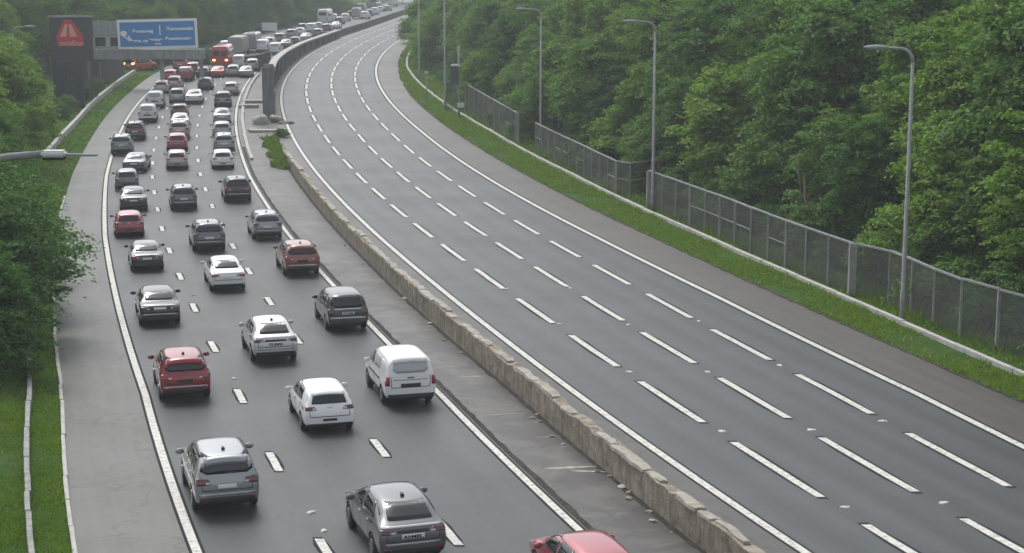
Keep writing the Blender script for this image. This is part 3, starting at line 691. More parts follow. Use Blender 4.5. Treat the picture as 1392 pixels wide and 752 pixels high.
for pts in ([(166, 43), (168, 41), (173, 41), (175, 43), (174.5, 46), (171.5, 50), (168, 48), (166, 45.5)], [(176, 47), (178, 48), (181, 53), (180, 55), (176, 55), (175, 52)], [(171, 49.5), (172, 48.5), (176.5, 52), (175.5, 53.4)], [(180.5, 52.8), (185, 54.5), (184.6, 55.4), (180.2, 54.4)]):
    poly('white_symbol', [bp_(*q) for q in pts], M['sign_white'], -.02, bs)
# pale board by the far wood
q0, q1 = at(356, 42, 325), at(376.5, 31, 325); cx = (q0.x + q1.x) / 2
t = thing('pale_board', 'blank pale board on posts in front of the far wood', 'sign', (cx, 325, land(cx, 325))); zb = q0.z - t.location.z
MB().box((0, 0, zb + (q1.z - q0.z) / 2), (q1.x - q0.x, .15, q1.z - q0.z)).build('board', M['sign_white'], t, bevel=.02)
for sx in (-1, 1): MB().tube([(sx * .8, .15, -.3), (sx * .8, .15, zb + 1)], .07, 8).build('post', M['galv'], t)

# ------------------------------------------------------------------ trees
def np_mesh(name, V, F4, m):
    me = bpy.data.meshes.new(name); nv, nf = len(V), len(F4); k = F4.shape[1]
    me.vertices.add(nv); me.vertices.foreach_set('co', V.astype(np.float32).ravel())
    me.loops.add(nf * k); me.loops.foreach_set('vertex_index', F4.astype(np.int32).ravel())
    me.polygons.add(nf); me.polygons.foreach_set('loop_start', np.arange(0, nf * k, k, dtype=np.int32))
    me.materials.append(m); me.update(calc_edges=True); me.validate(); return me
def leaves(C, NRM, size, rng):
    """one kite-shaped leaf per centre"""
    n = len(C); a = rng.normal(size=(n, 3)); a -= (a * NRM).sum(1, keepdims=True) * NRM; a /= np.linalg.norm(a, axis=1, keepdims=True) + 1e-9
    b = np.cross(NRM, a); s = (size * rng.uniform(.65, 1.35, n))[:, None]
    fold = NRM * s * .16
    V = np.stack([C - a * s * .5, C + b * s * .30 + fold - a * s * .05, C + a * s * .55 - fold * .6, C - b * s * .30 + fold - a * s * .05], 1).reshape(-1, 3)
    return V, np.arange(4 * n).reshape(n, 4)
def crown(seed, h, r, base, nclust, nleaf, leaf, m, flat=0.32, lobes=9, top=0.55):
    rng = np.random.default_rng(seed); C = []; N = []
    hc = h - base; lob = []
    for i in range(lobes):
        u = (i + .5) / lobes; ang = i * 2.4 + rng.uniform(-.5, .5); zz = base + hc * (.16 + .66 * u)
        prof = math.sin(math.pi * min(1, .25 + .72 * u) ** .9) * .62 + .12
        d = r * prof * rng.uniform(.55, 1.0); rad = r * (.44 + .2 * rng.random()) * (1 - .25 * u)
        lob.append((np.array([d * math.cos(ang), d * math.sin(ang), zz]), rad))
    lob.append((np.array([0, 0, h - r * .42]), r * .45)); lob.append((np.array([0, 0, base + hc * .5]), r * .6))
    wts = np.array([q[1] ** 2 for q in lob]); wts /= wts.sum()
    for k in range(nclust):
        c, rad = lob[rng.choice(len(lob), p=wts)]
        d = rng.normal(size=3); d[2] = d[2] * .8 + .25; d /= np.linalg.norm(d)
        p = c + d * rad * np.array([1, 1, .85]) * rng.uniform(.55, 1.08)
        p[2] = max(p[2], base * .8 + .3)
        R = rng.uniform(.45, .95) * (r / 4.5) ** .5; nl = int(nleaf * rng.uniform(.6, 1.3))
        q = rng.normal(size=(nl, 3)) * np.array([R * .55, R * .55, R * flat * .55]); out = np.array([p[0], p[1], 0]); out /= np.linalg.norm(out) + .3
        q[:, 2] -= .22 * (q[:, :2] ** 2).sum(1) / R
        C.append(p + q); n_ = rng.normal(size=(nl, 3)) * .42 + np.array([0, 0, 1.0]) + out * .45; N.append(n_)
    C = np.concatenate(C); N = np.concatenate(N); N /= np.linalg.norm(N, axis=1, keepdims=True)
    V, F = leaves(C, N, leaf, rng); return np_mesh('crown', V, F, m)
def trunk(seed, h, r, base, rad=.22, m='bark'):
    r_ = random.Random(seed); mb = MB(); bend = [Vector((r_.uniform(-.25, .25) * i, r_.uniform(-.25, .25) * i, h * .88 * i / 5 - (.5 if i == 0 else 0))) for i in range(6)]
    mb.tube(bend, [rad, rad * .85, rad * .66, rad * .48, rad * .3, rad * .1], 8)
    for k in range(7):
        z = max(base * .7, h * .15) + (h * .75 - base * .5) * k / 7; a = k * 2.4; u = min(1, z / (h * .88)) * 5; i = min(4, int(u)); p0 = bend[i].lerp(bend[i + 1], u - i)
        d = Vector((math.cos(a), math.sin(a), .55)); L = r * r_.uniform(.55, .85) * (1 - .35 * k / 7)
        mb.tube([p0, p0 + d * L * .5 + Vector((0, 0, .1)), p0 + d * L], [rad * .4, rad * .25, rad * .07], 6)
    me_o = mb.build('trunk', M[m]); me = me_o.data; bpy.data.objects.remove(me_o); return me
PROTO = {}
def proto(k, seed, h, r, base, nc, nl, leaf, m, **kw):
    PROTO[k] = (crown(seed, h, r, base, nc, nl, leaf, M[m], **kw), trunk(seed, h, r, base, kw.get('rad', .2 if h > 9 else .12)), h)
proto('tall_a', 11, 15, 4.6, 2.2, 330, 62, .30, 'leaf'); proto('tall_b', 12, 16, 4.2, 2.5, 330, 62, .30, 'leaf_dark', lobes=11)
proto('tall_c', 13, 15, 5.0, 1.8, 340, 62, .30, 'leaf'); proto('tall_d', 14, 14, 4.6, 1.4, 330, 62, .30, 'leaf_light', lobes=8)
proto('mid_a', 21, 10, 4.0, .7, 300, 60, .27, 'leaf'); proto('mid_b', 22, 9, 3.7, .5, 290, 60, .27, 'leaf_light'); proto('mid_c', 23, 11, 3.8, .8, 300, 60, .28, 'leaf_dark', lobes=10)
proto('bush_a', 31, 3.4, 2.1, .15, 130, 60, .20, 'leaf', lobes=6); proto('bush_b', 32, 2.6, 2.0, .1, 120, 60, .19, 'leaf_dark', lobes=6); proto('bush_c', 33, 4.6, 2.4, .2, 170, 60, .21, 'leaf_light', lobes=7)
proto('near_l', 41, 7.2, 3.9, .3, 420, 95, .19, 'leaf_dark', flat=.22, lobes=12); proto('near_m', 42, 6.4, 3.5, .2, 360, 95, .19, 'leaf_dark', flat=.22, lobes=11)
proto('layer', 43, 16, 4.6, 1.2, 430, 85, .25, 'leaf_light', flat=.2, lobes=13)
NT_ = [0]
def tree(k, x, y, h, label, group=None, cat='tree', name='broadleaf_tree', sq=1.0):
    cm, tm, h0 = PROTO[k]; s = h / h0
    t = thing(name, label, cat, (x, y, land(x, y) - .1), RNG.uniform(0, 6.28), group)
    for nm, me in (('crown', cm), ('trunk', tm)):
        o = link(bpy.data.objects.new(nm, me), t); o.scale = (s * sq, s * sq, s)
    NT_[0] += 1; return t
R2 = random.Random(5)
G_R = 'trees of the wood behind the right-hand fence'; L_R = 'green broadleaf tree of the wood behind the right-hand fence'
def right_row(d, hs, kinds, y0, y1, step, sq=1.0):
    y = y0
    while y < y1:
        yy = y + R2.uniform(-.3, .3) * step; x = X('FE', yy) + d + R2.uniform(-1.2, 1.2)
        if x < .36 * yy + 9 and not (d < 9 and abs(yy - 69) < 6): tree(R2.choice(kinds), x, yy, R2.uniform(*hs), L_R, G_R, sq=sq)
        y += step * R2.uniform(.85, 1.15)
right_row(4.6, (7.5, 11), ('mid_a', 'mid_c', 'mid_b'), 62, 330, 6.6)
right_row(9.5, (11, 14), ('tall_a', 'tall_d', 'tall_c', 'mid_c'), 66, 340, 7.5)
right_row(16, (14, 17), ('tall_a', 'tall_b', 'tall_c', 'tall_d'), 66, 360, 8)
right_row(24, (15.5, 18.5), ('tall_a', 'tall_b', 'tall_c'), 75, 380, 9)
right_row(33, (16, 19), ('tall_a', 'tall_b', 'tall_c'), 95, 400, 12)
tree('layer', 24.6, 68.5, 15.5, 'large light green layered tree at the right edge behind the fence', sq=1.0)
tree('layer', 29.5, 74, 16.5, 'tall pale green tree just behind the layered tree at the right edge')
tree('bush_c', at(785, 180, 131).x + 3.6, 133, 5.0, 'rounded bright bush behind the dark fence beside the second lamp', cat='bush', name='bush', sq=1.25)
tree('mid_b', at(650, 110, 181).x, 181, 6.6, 'pale green small tree leaning over the far fence')
# undergrowth behind the fences
y = 56.0
while y < 240:
    x = X('FE', y) + R2.uniform(1.6, 2.6)
    tree(R2.choice(('bush_a', 'bush_b', 'bush_b')), x, y, R2.uniform(1.6, 2.9), 'low leafy bush growing close behind the right-hand fence', 'bushes behind the right-hand fence', 'bush', 'bush'); y += R2.uniform(3.6, 5.5)
# bare dead stem in the wood
q = at(1094, 300, 93); t = thing('dead_tree', 'thin bare dead trunk standing in front of the right-hand wood', 'tree', (q.x, 93, land(q.x, 93)))
hT = at(1094, 210, 93).z - t.location.z
MB().tube([(0, 0, -.2), (.05, 0, hT * .4), (-.08, 0, hT * .75), (-.05, 0, hT)], [.12, .10, .08, .04], 8).tube([(.02, 0, hT * .35), (-.45, 0, hT * .8), (-.5, 0, hT * 1.02)], [.06, .045, .02], 6).tube([(0, 0, hT * .5), (.25, 0, hT * .62)], [.05, .02], 6).build('trunk', M['bark_pale'], t, True)
# left side, near
tree('near_l', -23.6, 69.0, 7.4, 'dark leafy tree overhanging the hard shoulder at the left edge', sq=1.1)
tree('near_m', -25.0, 76.0, 7.0, 'dense dark tree behind the overhanging tree at the left edge', sq=1.15)
tree('near_m', -20.7, 61.8, 5.2, 'low dark shrubby tree above the grass bank at lower left', sq=1.0)
tree('near_l', -27.2, 84, 6.6, 'dark green tree under the near lamp arm at the left edge', sq=1.15)
G_N = 'bushy trees between the near lamp and the yellow green trees'
for x, y, h in ((-29.8, 92, 5.6), (-32.4, 100, 6.4), (-34.0, 107, 6.0), (-36.4, 115, 6.8), (-33.5, 90, 7), (-30.6, 96.5, 6.6), (-32.8, 103.5, 7.0), (-35.2, 110.5, 7.4)):
    tree(R2.choice(('mid_a', 'mid_c')), x, y, h, 'mid green bushy tree behind the near lamp arm at the left', G_N)
for i, (x, y, h) in enumerate(((-39.2, 122, 8.4), (-40.8, 130, 9.6), (-44.5, 127, 10.5), (-43.6, 141, 9.8), (-48, 138, 11.5), (-47.2, 151, 9.5), (-52, 150, 12), (-37.8, 116.5, 6.5), (-41.5, 118, 9))):
    tree('mid_b' if i % 2 else 'tall_d', x, y, h, 'yellow green tree in the clump left of the warning sign', 'yellow green trees left of the warning sign', sq=1.1)
G_L = 'trees of the wood behind the signs and the far queue'; L_L = 'green broadleaf tree of the wood behind the far signs and queue'
def left_row(d, hs, kinds, y0, y1, step):
    y = y0
    while y < y1:
        yy = y + R2.uniform(-.3, .3) * step; x = X('SL', yy) - d + R2.uniform(-1.5, 1.5)
        if x > -.36 * yy - 9: tree(R2.choice(kinds), x, yy, R2.uniform(*hs), L_L, G_L)
        y += step * R2.uniform(.85, 1.15)
left_row(8, (6, 8.5), ('mid_a', 'mid_c', 'mid_a'), 232, 262, 6); left_row(13, (9, 12), ('mid_a', 'mid_c', 'tall_d'), 165, 262, 7); left_row(3.5, (7, 10), ('mid_a', 'mid_c', 'mid_c'), 262, 440, 7.5)
left_row(22, (11, 15), ('tall_a', 'tall_b', 'tall_c', 'mid_c'), 165, 470, 9); left_row(11, (10, 13), ('tall_b', 'tall_a', 'mid_c'), 265, 470, 9)
left_row(32, (13, 16), ('tall_a', 'tall_b', 'tall_c'), 180, 500, 12)
G_U = 'undergrowth along the far wood edge'
y = 236.0
while y < 470:
    x = X('SL', y) - R2.uniform(2.0, 3.5); tree(R2.choice(('bush_a', 'bush_b')), x, y, R2.uniform(2.4, 3.6), 'low bush at the foot of the far wood beside the queue', G_U, 'bush', 'bush', 1.3); y += R2.uniform(5, 7)
y = 232.0
while y < 430:
    x = X('SR', y) + R2.uniform(3.2, 4.6) - max(0, min(1.5, (y - 240) * .03)); tree(R2.choice(('mid_a', 'mid_c', 'mid_b')), x, y, R2.uniform(6.5, 9.5), 'green tree close to the inside of the far bend', 'trees on the inside of the far bend'); y += R2.uniform(6, 8.5)
# behind the vanishing bend
G_F = 'trees closing the view where the road disappears'
for i in range(26):
    x, y = -62 + (i % 13) * 6.2 + R2.uniform(-2, 2), 500 + (i // 13) * 12 + R2.uniform(-3, 3)
    if abs(x - X('LR', y)) < 12: y += 40
    tree(R2.choice(('tall_a', 'tall_b', 'tall_c')), x, y, R2.uniform(12, 17), 'distant green tree where the road disappears', G_F)
# hedge under the gantry
for i, px in enumerate(np.arange(168, 296, 11)):
    g = ground(px, 88 + (i % 2) * 1.5); tree(('bush_b', 'bush_a')[i % 2], g.x, g.y + 3, R2.uniform(1.9, 2.7), 'dark hedge bush seen below the gantry beam', 'hedge bushes below the gantry', 'bush', 'bush', 1.1)
for i, (px, py) in enumerate(((84, 186), (96, 172), (110, 160), (128, 145), (146, 133))):
    g = ground(px, py); tree(('bush_a', 'bush_b')[i % 2], g.x - 1.8, g.y + 2, 1.9, 'green bush between the dark boarding and the pale low wall', 'bushes before the dark boarding', 'bush', 'bush')
tree('bush_b', *gp(383, 186), .9, 'small grassy tuft at the barrier end beside the rubble', None, 'bush', 'bush', 1.3)

# ------------------------------------------------------------------ grass
def grass(name, fa, fb, n, y0, y1, h, w, seed, label, bias=1.6):
    rng = np.random.default_rng(seed); y = y0 + (y1 - y0) * rng.random(n) ** bias; u = rng.random(n)
    P = np.array([(fa(q) * (1 - s) + fb(q) * s, q) for q, s in zip(y, u)]); Z = np.array([land(a, b) for a, b in P])
    bare = np.sin(P[:, 0] * .9 + 1.3 * np.sin(P[:, 1] * .37 + seed)) + np.sin(P[:, 1] * .61 + P[:, 0] * .4) + rng.normal(size=n) * .5; keep = bare > -.95
    P, Z, n = P[keep], Z[keep], int(keep.sum()); y = y[keep]
    clump = .6 + .8 * (np.sin(P[:, 0] * 2.1 + np.sin(P[:, 1] * 1.7) * 2) * .5 + .5)
    H = h * rng.uniform(.5, 1.3, n) * clump; a = rng.uniform(0, 6.28, n); lean = rng.normal(size=(n, 2)) * .45
    base = np.column_stack([P, Z]); d = np.column_stack([np.cos(a), np.sin(a), np.zeros(n)]) * (w * (1 + y / 90))[:, None]
    tip = base + np.column_stack([lean * H[:, None], H])
    V = np.stack([base - d, base + d, tip], 1).reshape(-1, 3); me = np_mesh(name, V, np.arange(3 * n).reshape(n, 3), M['blade'])
    o = link(bpy.data.objects.new(name, me)); return struct(o, label, 'stuff')
grass('verge_grass', xf('SR', -.15), lambda y: X('FE', y) + 1.5, 100000, 50, 300, .13, .03, 1, 'green grass on the right verge below the fence', 1.5)
grass('tall_weeds', lambda y: X('FE', y) - .7, lambda y: X('FE', y) + 1.2, 12000, 52, 200, .38, .035, 2, 'taller weeds along the foot of the fence', 1.4)
grass('bank_grass', lambda y: X('SL', y) - 7, xf('SL', -.15), 75000, 36, 74, .09, .02, 3, 'short green grass on the lower left bank', 1.1)
grass('bank_grass', lambda y: X('SL', y) - 6, xf('SL', -.1), 16000, 74, 225, .2, .05, 4, 'green grass strip left of the hard shoulder')
grass('median_grass', lambda y: X('BL', y) - 1.15 + .35 * math.sin(y), lambda y: X('BL', y) + .1, 2600, 134, 156, .34, .05, 6, 'grass patch by the barrier end in the central reservation', 1.0)
grass('barrier_weeds', lambda y: X('BL', y) + .5, lambda y: X('BL', y) + .95, 1300, 42, 60, .12, .02, 8, 'sparse weeds at the foot of the stone barrier', 1.0)
# ------------------------------------------------------------------ vehicles
def st_hood(y, zt, w, zb, lip=0.05):
    return [(0, zb), (w * .84, zb), (w * .97, zb + .10), (w, zb + (zt - zb) * .55), (w * .985, zt - .14), (w * .95, zt - lip), (w * .82, zt - .015), (w * .45, zt), (0, zt + .005)], y
def st_cab(y, zt, w, zb, belt, wr=.77):
    return [(0, zb), (w * .84, zb), (w * .97, zb + .10), (w, zb + (belt - zb) * .55), (w * .99, belt - .08), (w * .955, belt), (w * wr, zt - .07), (w * wr * .62, zt - .01), (0, zt)], y
def make_body(name, spec, w, belt, rw, wy, zb, wr=.77, sub=2, crease=()):
    """lofted shell: spec rows are (kind, y, top height, width factor, underside height)"""
    rows = []
    for kind, y, zt, wf, z0 in spec:
        rows.append(st_cab(y, zt, w * wf, z0, belt, wr) if kind == 'c' else st_hood(y, zt, w * wf, z0))
    bm = bmesh.new(); rings = []
    for pts, y in rows:
        R = [bm.verts.new((x, y, z)) for x, z in pts]; L = [R[0]] + [bm.verts.new((-x, y, z)) for x, z in pts[1:-1]] + [R[-1]]
        rings.append((R, L))
    for i in range(len(rings) - 1):
        for s in (0, 1):
            A, B = rings[i][s], rings[i + 1][s]
            for j in range(8):
                q = (A[j], B[j], B[j + 1], A[j + 1]) if s == 0 else (A[j], A[j + 1], B[j + 1], B[j])
                bm.faces.new(q)
    for e, (R, L) in ((0, rings[0]), (1, rings[-1])):
        for j in range(8):
            q = [R[j], R[j + 1]] + ([L[j + 1]] if L[j + 1] is not R[j + 1] else []) + ([L[j]] if L[j] is not R[j] else [])
            bm.faces.new(q if e == 0 else q[::-1])
    bmesh.ops.recalc_face_normals(bm, faces=bm.faces[:])
    cl = bm.edges.layers.float.new('crease_edge')
    for ri, amount in crease:
        R, L = rings[ri]
        for s in (R, L):
            for j in range(5, 8):
                e = bm.edges.get((s[j], s[j + 1]))
                if e: e[cl] = amount
    me = bpy.data.meshes.new(name); bm.to_mesh(me); bm.free(); me.materials.append(PAINT['grey']); me.materials.append(M['trim'])
    o = link(bpy.data.objects.new(name, me)); m = o.modifiers.new('s', 'SUBSURF'); m.levels = sub; m.render_levels = sub
    cuts = []
    for y in wy:
        for sx in (-1, 1):
            cm = MB(); n = 20; r = rw + .055; v = []
            for x in (sx * (w - .27), sx * (w + .25)):
                for k in range(n): v.append((x, y + r * math.cos(2 * math.pi * k / n), rw + r * math.sin(2 * math.pi * k / n)))
            f = [(k, (k + 1) % n, n + (k + 1) % n, n + k) for k in range(n)] + [tuple(range(n)), tuple(reversed(range(n, 2 * n)))]
            cm.add(v, f); c = cm.build('cut', M['trim']); cuts.append(c)
            b = o.modifiers.new('b', 'BOOLEAN'); b.operation = 'DIFFERENCE'; b.object = c; b.solver = 'EXACT'; b.material_mode = 'TRANSFER'
    bpy.context.view_layer.update()
    out = bpy.data.meshes.new_from_object(o.evaluated_get(bpy.context.evaluated_depsgraph_get()))
    for c in cuts: bpy.data.objects.remove(c)
    bpy.data.objects.remove(o)
    # slots: paint first, dark trim second
    names = [m.name if m else '' for m in out.materials]; trim = [i for i, n_ in enumerate(names) if n_ == 'black_trim']
    idx = np.zeros(len(out.polygons), dtype=np.int32); out.polygons.foreach_get('material_index', idx)
    idx = np.where(np.isin(idx, trim), 1, 0); out.materials.clear(); out.materials.append(PAINT['grey']); out.materials.append(M['trim'])
    out.polygons.foreach_set('material_index', idx.astype(np.int32)); out.polygons.foreach_set('use_smooth', [True] * len(out.polygons))
    bm = bmesh.new(); bm.from_mesh(out)
    for p in bm.faces:
        z = p.calc_center_median().z
        if z < zb + .10 or p.normal.z < -.75: p.material_index = 1
    for e in bm.edges:
        if len(e.link_faces) == 2 and e.calc_face_angle(0) > math.radians(42): e.smooth = False
    bm.to_mesh(out); bvh = BVHTree.FromBMesh(bm); bm.free(); out.name = name
    return out, bvh
AX = {'rear': (lambda a, b: (Vector((a, -20, b)), Vector((0, 1, 0)))), 'front': (lambda a, b: (Vector((a, 20, b)), Vector((0, -1, 0)))),
      'left': (lambda a, b: (Vector((-20, a, b)), Vector((1, 0, 0)))), 'right': (lambda a, b: (Vector((20, a, b)), Vector((-1, 0, 0)))),
      'top': (lambda a, b: (Vector((a, b, 20)), Vector((0, 0, -1))))}
def patch(name, bvh, axis, quad, m, nu=8, nv=4, outw=.012, rounded=False):
    """a thin panel following the body: quad = four corners, anticlockwise"""
    q = [Vector((*p, 0)) for p in quad]; P = {}; N = {}
    for i in range(nu + 1):
        for j in range(nv + 1):
            u, v = i / nu, j / nv; c = q[0].lerp(q[1], u).lerp(q[3].lerp(q[2], u), v)
            o, d = AX[axis](c.x, c.y); hit, nrm, _, _ = bvh.ray_cast(o, d)
            if hit is not None: P[i, j] = hit; N[i, j] = nrm if nrm.dot(d) < 0 else -nrm
    V, F, I = [], [], {}
    for k in P: I[k] = len(V); V.append(P[k] + N[k] * outw)
    fs = []
    for i in range(nu):
        for j in range(nv):
            ks = [(i, j), (i + 1, j), (i + 1, j + 1), (i, j + 1)]
            if rounded and (i in (0, nu - 1)) and (j in (0, nv - 1)):
                corner = (0 if i == 0 else nu, 0 if j == 0 else nv); ks = [k for k in ks if k != corner]
            if all(k in I for k in ks): fs.append([I[k] for k in ks])
    if not fs: return None
    cnt = {}
    for f in fs:
        for a, b in zip(f, f[1:] + f[:1]): cnt[a, b] = 1
    inv = {I[k]: k for k in I}
    for (a, b) in list(cnt):
        if (b, a) not in cnt:
            ka, kb = inv[a], inv[b]; n = len(V); V.append(P[ka] - N[ka] * .02); V.append(P[kb] - N[kb] * .02); F.append((b, a, n, n + 1))
    mb = MB(); mb.add(V, [tuple(f) for f in fs] + F); o = mb.build(name, m)
    sm = [i < len(fs) for i in range(len(o.data.polygons))]; o.data.polygons.foreach_set('use_smooth', sm)
    me = o.data; bpy.data.objects.remove(o); me.name = name; return me
def wheel_mesh(r, w):
    mb = MB(); n = 24; prof = [(r * .66, -w / 2 + .01), (r * .92, -w / 2), (r, -w / 2 + .03), (r, w / 2 - .03), (r * .92, w / 2), (r * .66, w / 2 - .01), (r * .64, 0)]
    v = [(x, p * math.cos(2 * math.pi * k / n), p * math.sin(2 * math.pi * k / n)) for p, x in prof for k in range(n)]; L = len(prof)
    mb.add(v, [(i * n + k, i * n + (k + 1) % n, ((i + 1) % L) * n + (k + 1) % n, ((i + 1) % L) * n + k) for i in range(L) for k in range(n)])
    o = mb.build('wheel', M['rubber'], None, True); me = o.data; bpy.data.objects.remove(o)
    mb = MB(); v = [(x, p * math.cos(2 * math.pi * k / n), p * math.sin(2 * math.pi * k / n)) for p, x in ((r * .65, .0), (r * .6, -.03), (r * .6, .06)) for k in range(n)]
    mb.add(v, [(i * n + k, i * n + (k + 1) % n, (i + 1) * n + (k + 1) % n, (i + 1) * n + k) for i in range(2) for k in range(n)], 0)
    for k in range(10):
        a = k * math.pi / 5; d = Vector((0, math.cos(a), math.sin(a))); t_ = Vector((0, -math.sin(a), math.cos(a))); wd = r * .055
        p = [d * r * .12 - t_ * wd * 1.3, d * r * .12 + t_ * wd * 1.3, d * r * .61 + t_ * wd, d * r * .61 - t_ * wd]
        mb.add([q + Vector((x, 0, 0)) for x in (.02, .055) for q in p], [(0, 1, 2, 3), (7, 6, 5, 4), (0, 4, 5, 1), (1, 5, 6, 2), (2, 6, 7, 3), (3, 7, 4, 0)])
    mb.add([(.02, r * .58 * math.cos(2 * math.pi * k / n), r * .58 * math.sin(2 * math.pi * k / n)) for k in range(n)], [tuple(range(n))], 1)
    o = mb.build('rim', [M['rim'], M['trim']]); me2 = o.data; bpy.data.objects.remove(o); return me, me2
def mirror_mesh():
    bm = bmesh.new(); bmesh.ops.create_uvsphere(bm, u_segments=12, v_segments=8, radius=1)
    for v in bm.verts: v.co = Vector((v.co.x * .13, v.co.y * .085 * (1 if v.co.y > 0 else .5), v.co.z * .085))
    me = bpy.data.meshes.new('wing_mirror'); bm.to_mesh(me); bm.free(); me.polygons.foreach_set('use_smooth', [True] * len(me.polygons)); me.materials.append(PAINT['grey']); return me
MIRROR = mirror_mesh()
TYPES = {}
def vehicle_type(key, spec, L, w, belt, zb, rw, wy, P, wr=.77, crease=(), sub=2):
    body, bvh = make_body('body', spec, w, belt, rw, wy, zb, wr, sub, crease); parts = []
    def add(nm, me, pos=(0, 0, 0), painted=False, major=False, kids=(), flip=False):
        if me is not None: parts.append(dict(n=nm, me=me, pos=pos, p=painted, major=major, kids=kids, flip=flip))
    add('body', body, painted=True, major=True)
    for nm, ax, quad, mt, o_ in P:
        mj = nm in ('rear_window', 'windscreen', 'side_window', 'tail_light'); kw = {}
        if nm == 'roof_panel': kw = dict(nu=8, nv=8)
        mirrored = [quad]
        if ax == 'side' or o_.get('both'):
            for s in (-1, 1):
                qd = quad
                if ax == 'side': add(nm, patch(nm, bvh, 'left' if s < 0 else 'right', quad, M[mt] if mt in M else PAINT[mt], outw=o_.get('out', .008), rounded=o_.get('r', False), nu=o_.get('nu', 8)), major=mj)
                else: add(nm, patch(nm, bvh, ax, [(s * a, b) for a, b in quad], M[mt] if mt in M else PAINT[mt], outw=o_.get('out', .012), rounded=o_.get('r', False)), major=mj, painted=(mt == 'paint'))
        else: add(nm, patch(nm, bvh, ax, quad, M[mt] if mt in M else PAINT['grey'], outw=o_.get('out', .01), rounded=o_.get('r', False), nu=o_.get('nu', 8), **{k: v for k, v in kw.items() if k != 'nu'}), major=mj, painted=(mt == 'paint'))
    if L < 5:
        zt_ = belt - .04
        for y_ in (-.09, max(y for k, y, *_ in spec if k == 'c') + .42, -1.02):
            for s in (-1, 1): add('door_seam', patch('door_seam', bvh, 'left' if s < 0 else 'right', [(y_ - .012, zb + .16), (y_ + .012, zb + .16), (y_ + .012, zt_), (y_ - .012, zt_)], M['trim'], 1, 6, .003))
        zq = (zb + belt) / 2 + .02
        add('tailgate_seam', patch('tailgate_seam', bvh, 'rear', QD(zq - .012, zq + .012, w * .74, w * .74), M['trim'], 8, 1, .004))
        for s in (-1, 1): add('tailgate_seam', patch('tailgate_seam', bvh, 'rear', [(s * w * .75 - .01, zq), (s * w * .75 + .01, zq), (s * w * .77 + .01, belt + .02), (s * w * .77 - .01, belt + .02)], M['trim'], 1, 4, .004))
    tw, rm = wheel_mesh(rw, .22)
    for y in wy:
        for s in (-1, 1): add('wheel', tw, (s * (w - .12), y, rw), major=True, kids=(('rim', rm, (s * .07, 0, 0), s < 0),))
    my = max(y for k, y, *_ in spec if k == 'c') + .22
    for s in (-1, 1): add('wing_mirror', MIRROR, (s * (w + .10), my, belt + .06), painted=True)
    TYPES[key] = dict(parts=parts, L=L, w=w, bvh=bvh)
def make_vehicle(key, colour, root, full=True, rear_label=None):
    T = TYPES[key]
    for p in T['parts']:
        if not full and not p['major']: continue
        o = link(bpy.data.objects.new(p['n'], p['me']), root); o.location = p['pos']
        if p['p']: o.material_slots[0].link = 'OBJECT'; o.material_slots[0].material = PAINT[colour]
        if full:
            for nm, me, ps, fl in p['kids']:
                c = link(bpy.data.objects.new(nm, me), o); c.location = ps
                if fl: c.rotation_euler = (0, 0, math.pi)
    return root
def QD(z1, z2, a1, a2): return [(-a1, z1), (a1, z1), (a2, z2), (-a2, z2)]
q = dict
# saloon
vehicle_type('saloon', [('h', -2.30, .66, .86, .36), ('h', -2.27, .86, .95, .27), ('h', -2.18, 1.0, .97, .22), ('h', -1.78, 1.04, .99, .2), ('h', -1.66, 1.05, 1, .2), ('c', -1.12, 1.38, 1, .2), ('c', -.75, 1.45, 1, .2), ('c', .1, 1.47, 1, .2), ('c', .65, 1.41, 1, .2), ('h', 1.3, 1.0, 1, .2), ('h', 1.75, .92, .98, .2), ('h', 2.2, .78, .93, .22), ('h', 2.32, .58, .82, .3)],
 4.62, .91, .95, .24, .32, (-1.42, 1.42), [
 ('rear_window', 'rear', QD(1.08, 1.39, .74, .64), 'glass', q(r=True)), ('windscreen', 'front', QD(1.06, 1.38, .72, .58), 'glass', q()),
 ('side_window', 'side', [(.02, .99), (1.0, .99), (.5, 1.34), (.02, 1.35)], 'glass', q()), ('side_window', 'side', [(-1.15, 1.02), (-.06, .99), (-.06, 1.36), (-.85, 1.33)], 'glass', q()),
 ('tail_light', 'rear', [(.42, .78), (.885, .76), (.875, .90), (.46, .89)], 'lamp_red', q(both=True, out=.016)), ('plate', 'rear', QD(.70, .80, .25, .25), 'plate', q(out=.02)),
 ('bumper_trim', 'rear', QD(.30, .42, .74, .78), 'trim', q(out=.012)), ('reversing_lamp', 'rear', [(.44, .79), (.56, .785), (.57, .83), (.46, .835)], 'headlamp', q(both=True, out=.024)), ('boot_lip', 'rear', QD(.925, .955, .76, .76), 'chrome', q(out=.012)), ('door_handle', 'side', [(-.12, .84), (.06, .84), (.06, .87), (-.12, .87)], 'chrome', q(out=.025)), ('door_handle', 'side', [(-1.02, .85), (-.84, .85), (-.84, .88), (-1.02, .88)], 'chrome', q(out=.025)),
 ('headlight', 'front', [(.45, .62), (.84, .60), (.84, .74), (.5, .72)], 'headlamp', q(both=True)), ('grille', 'front', QD(.42, .60, .45, .4), 'trim', q())], crease=((5, .4), (4, .3)))
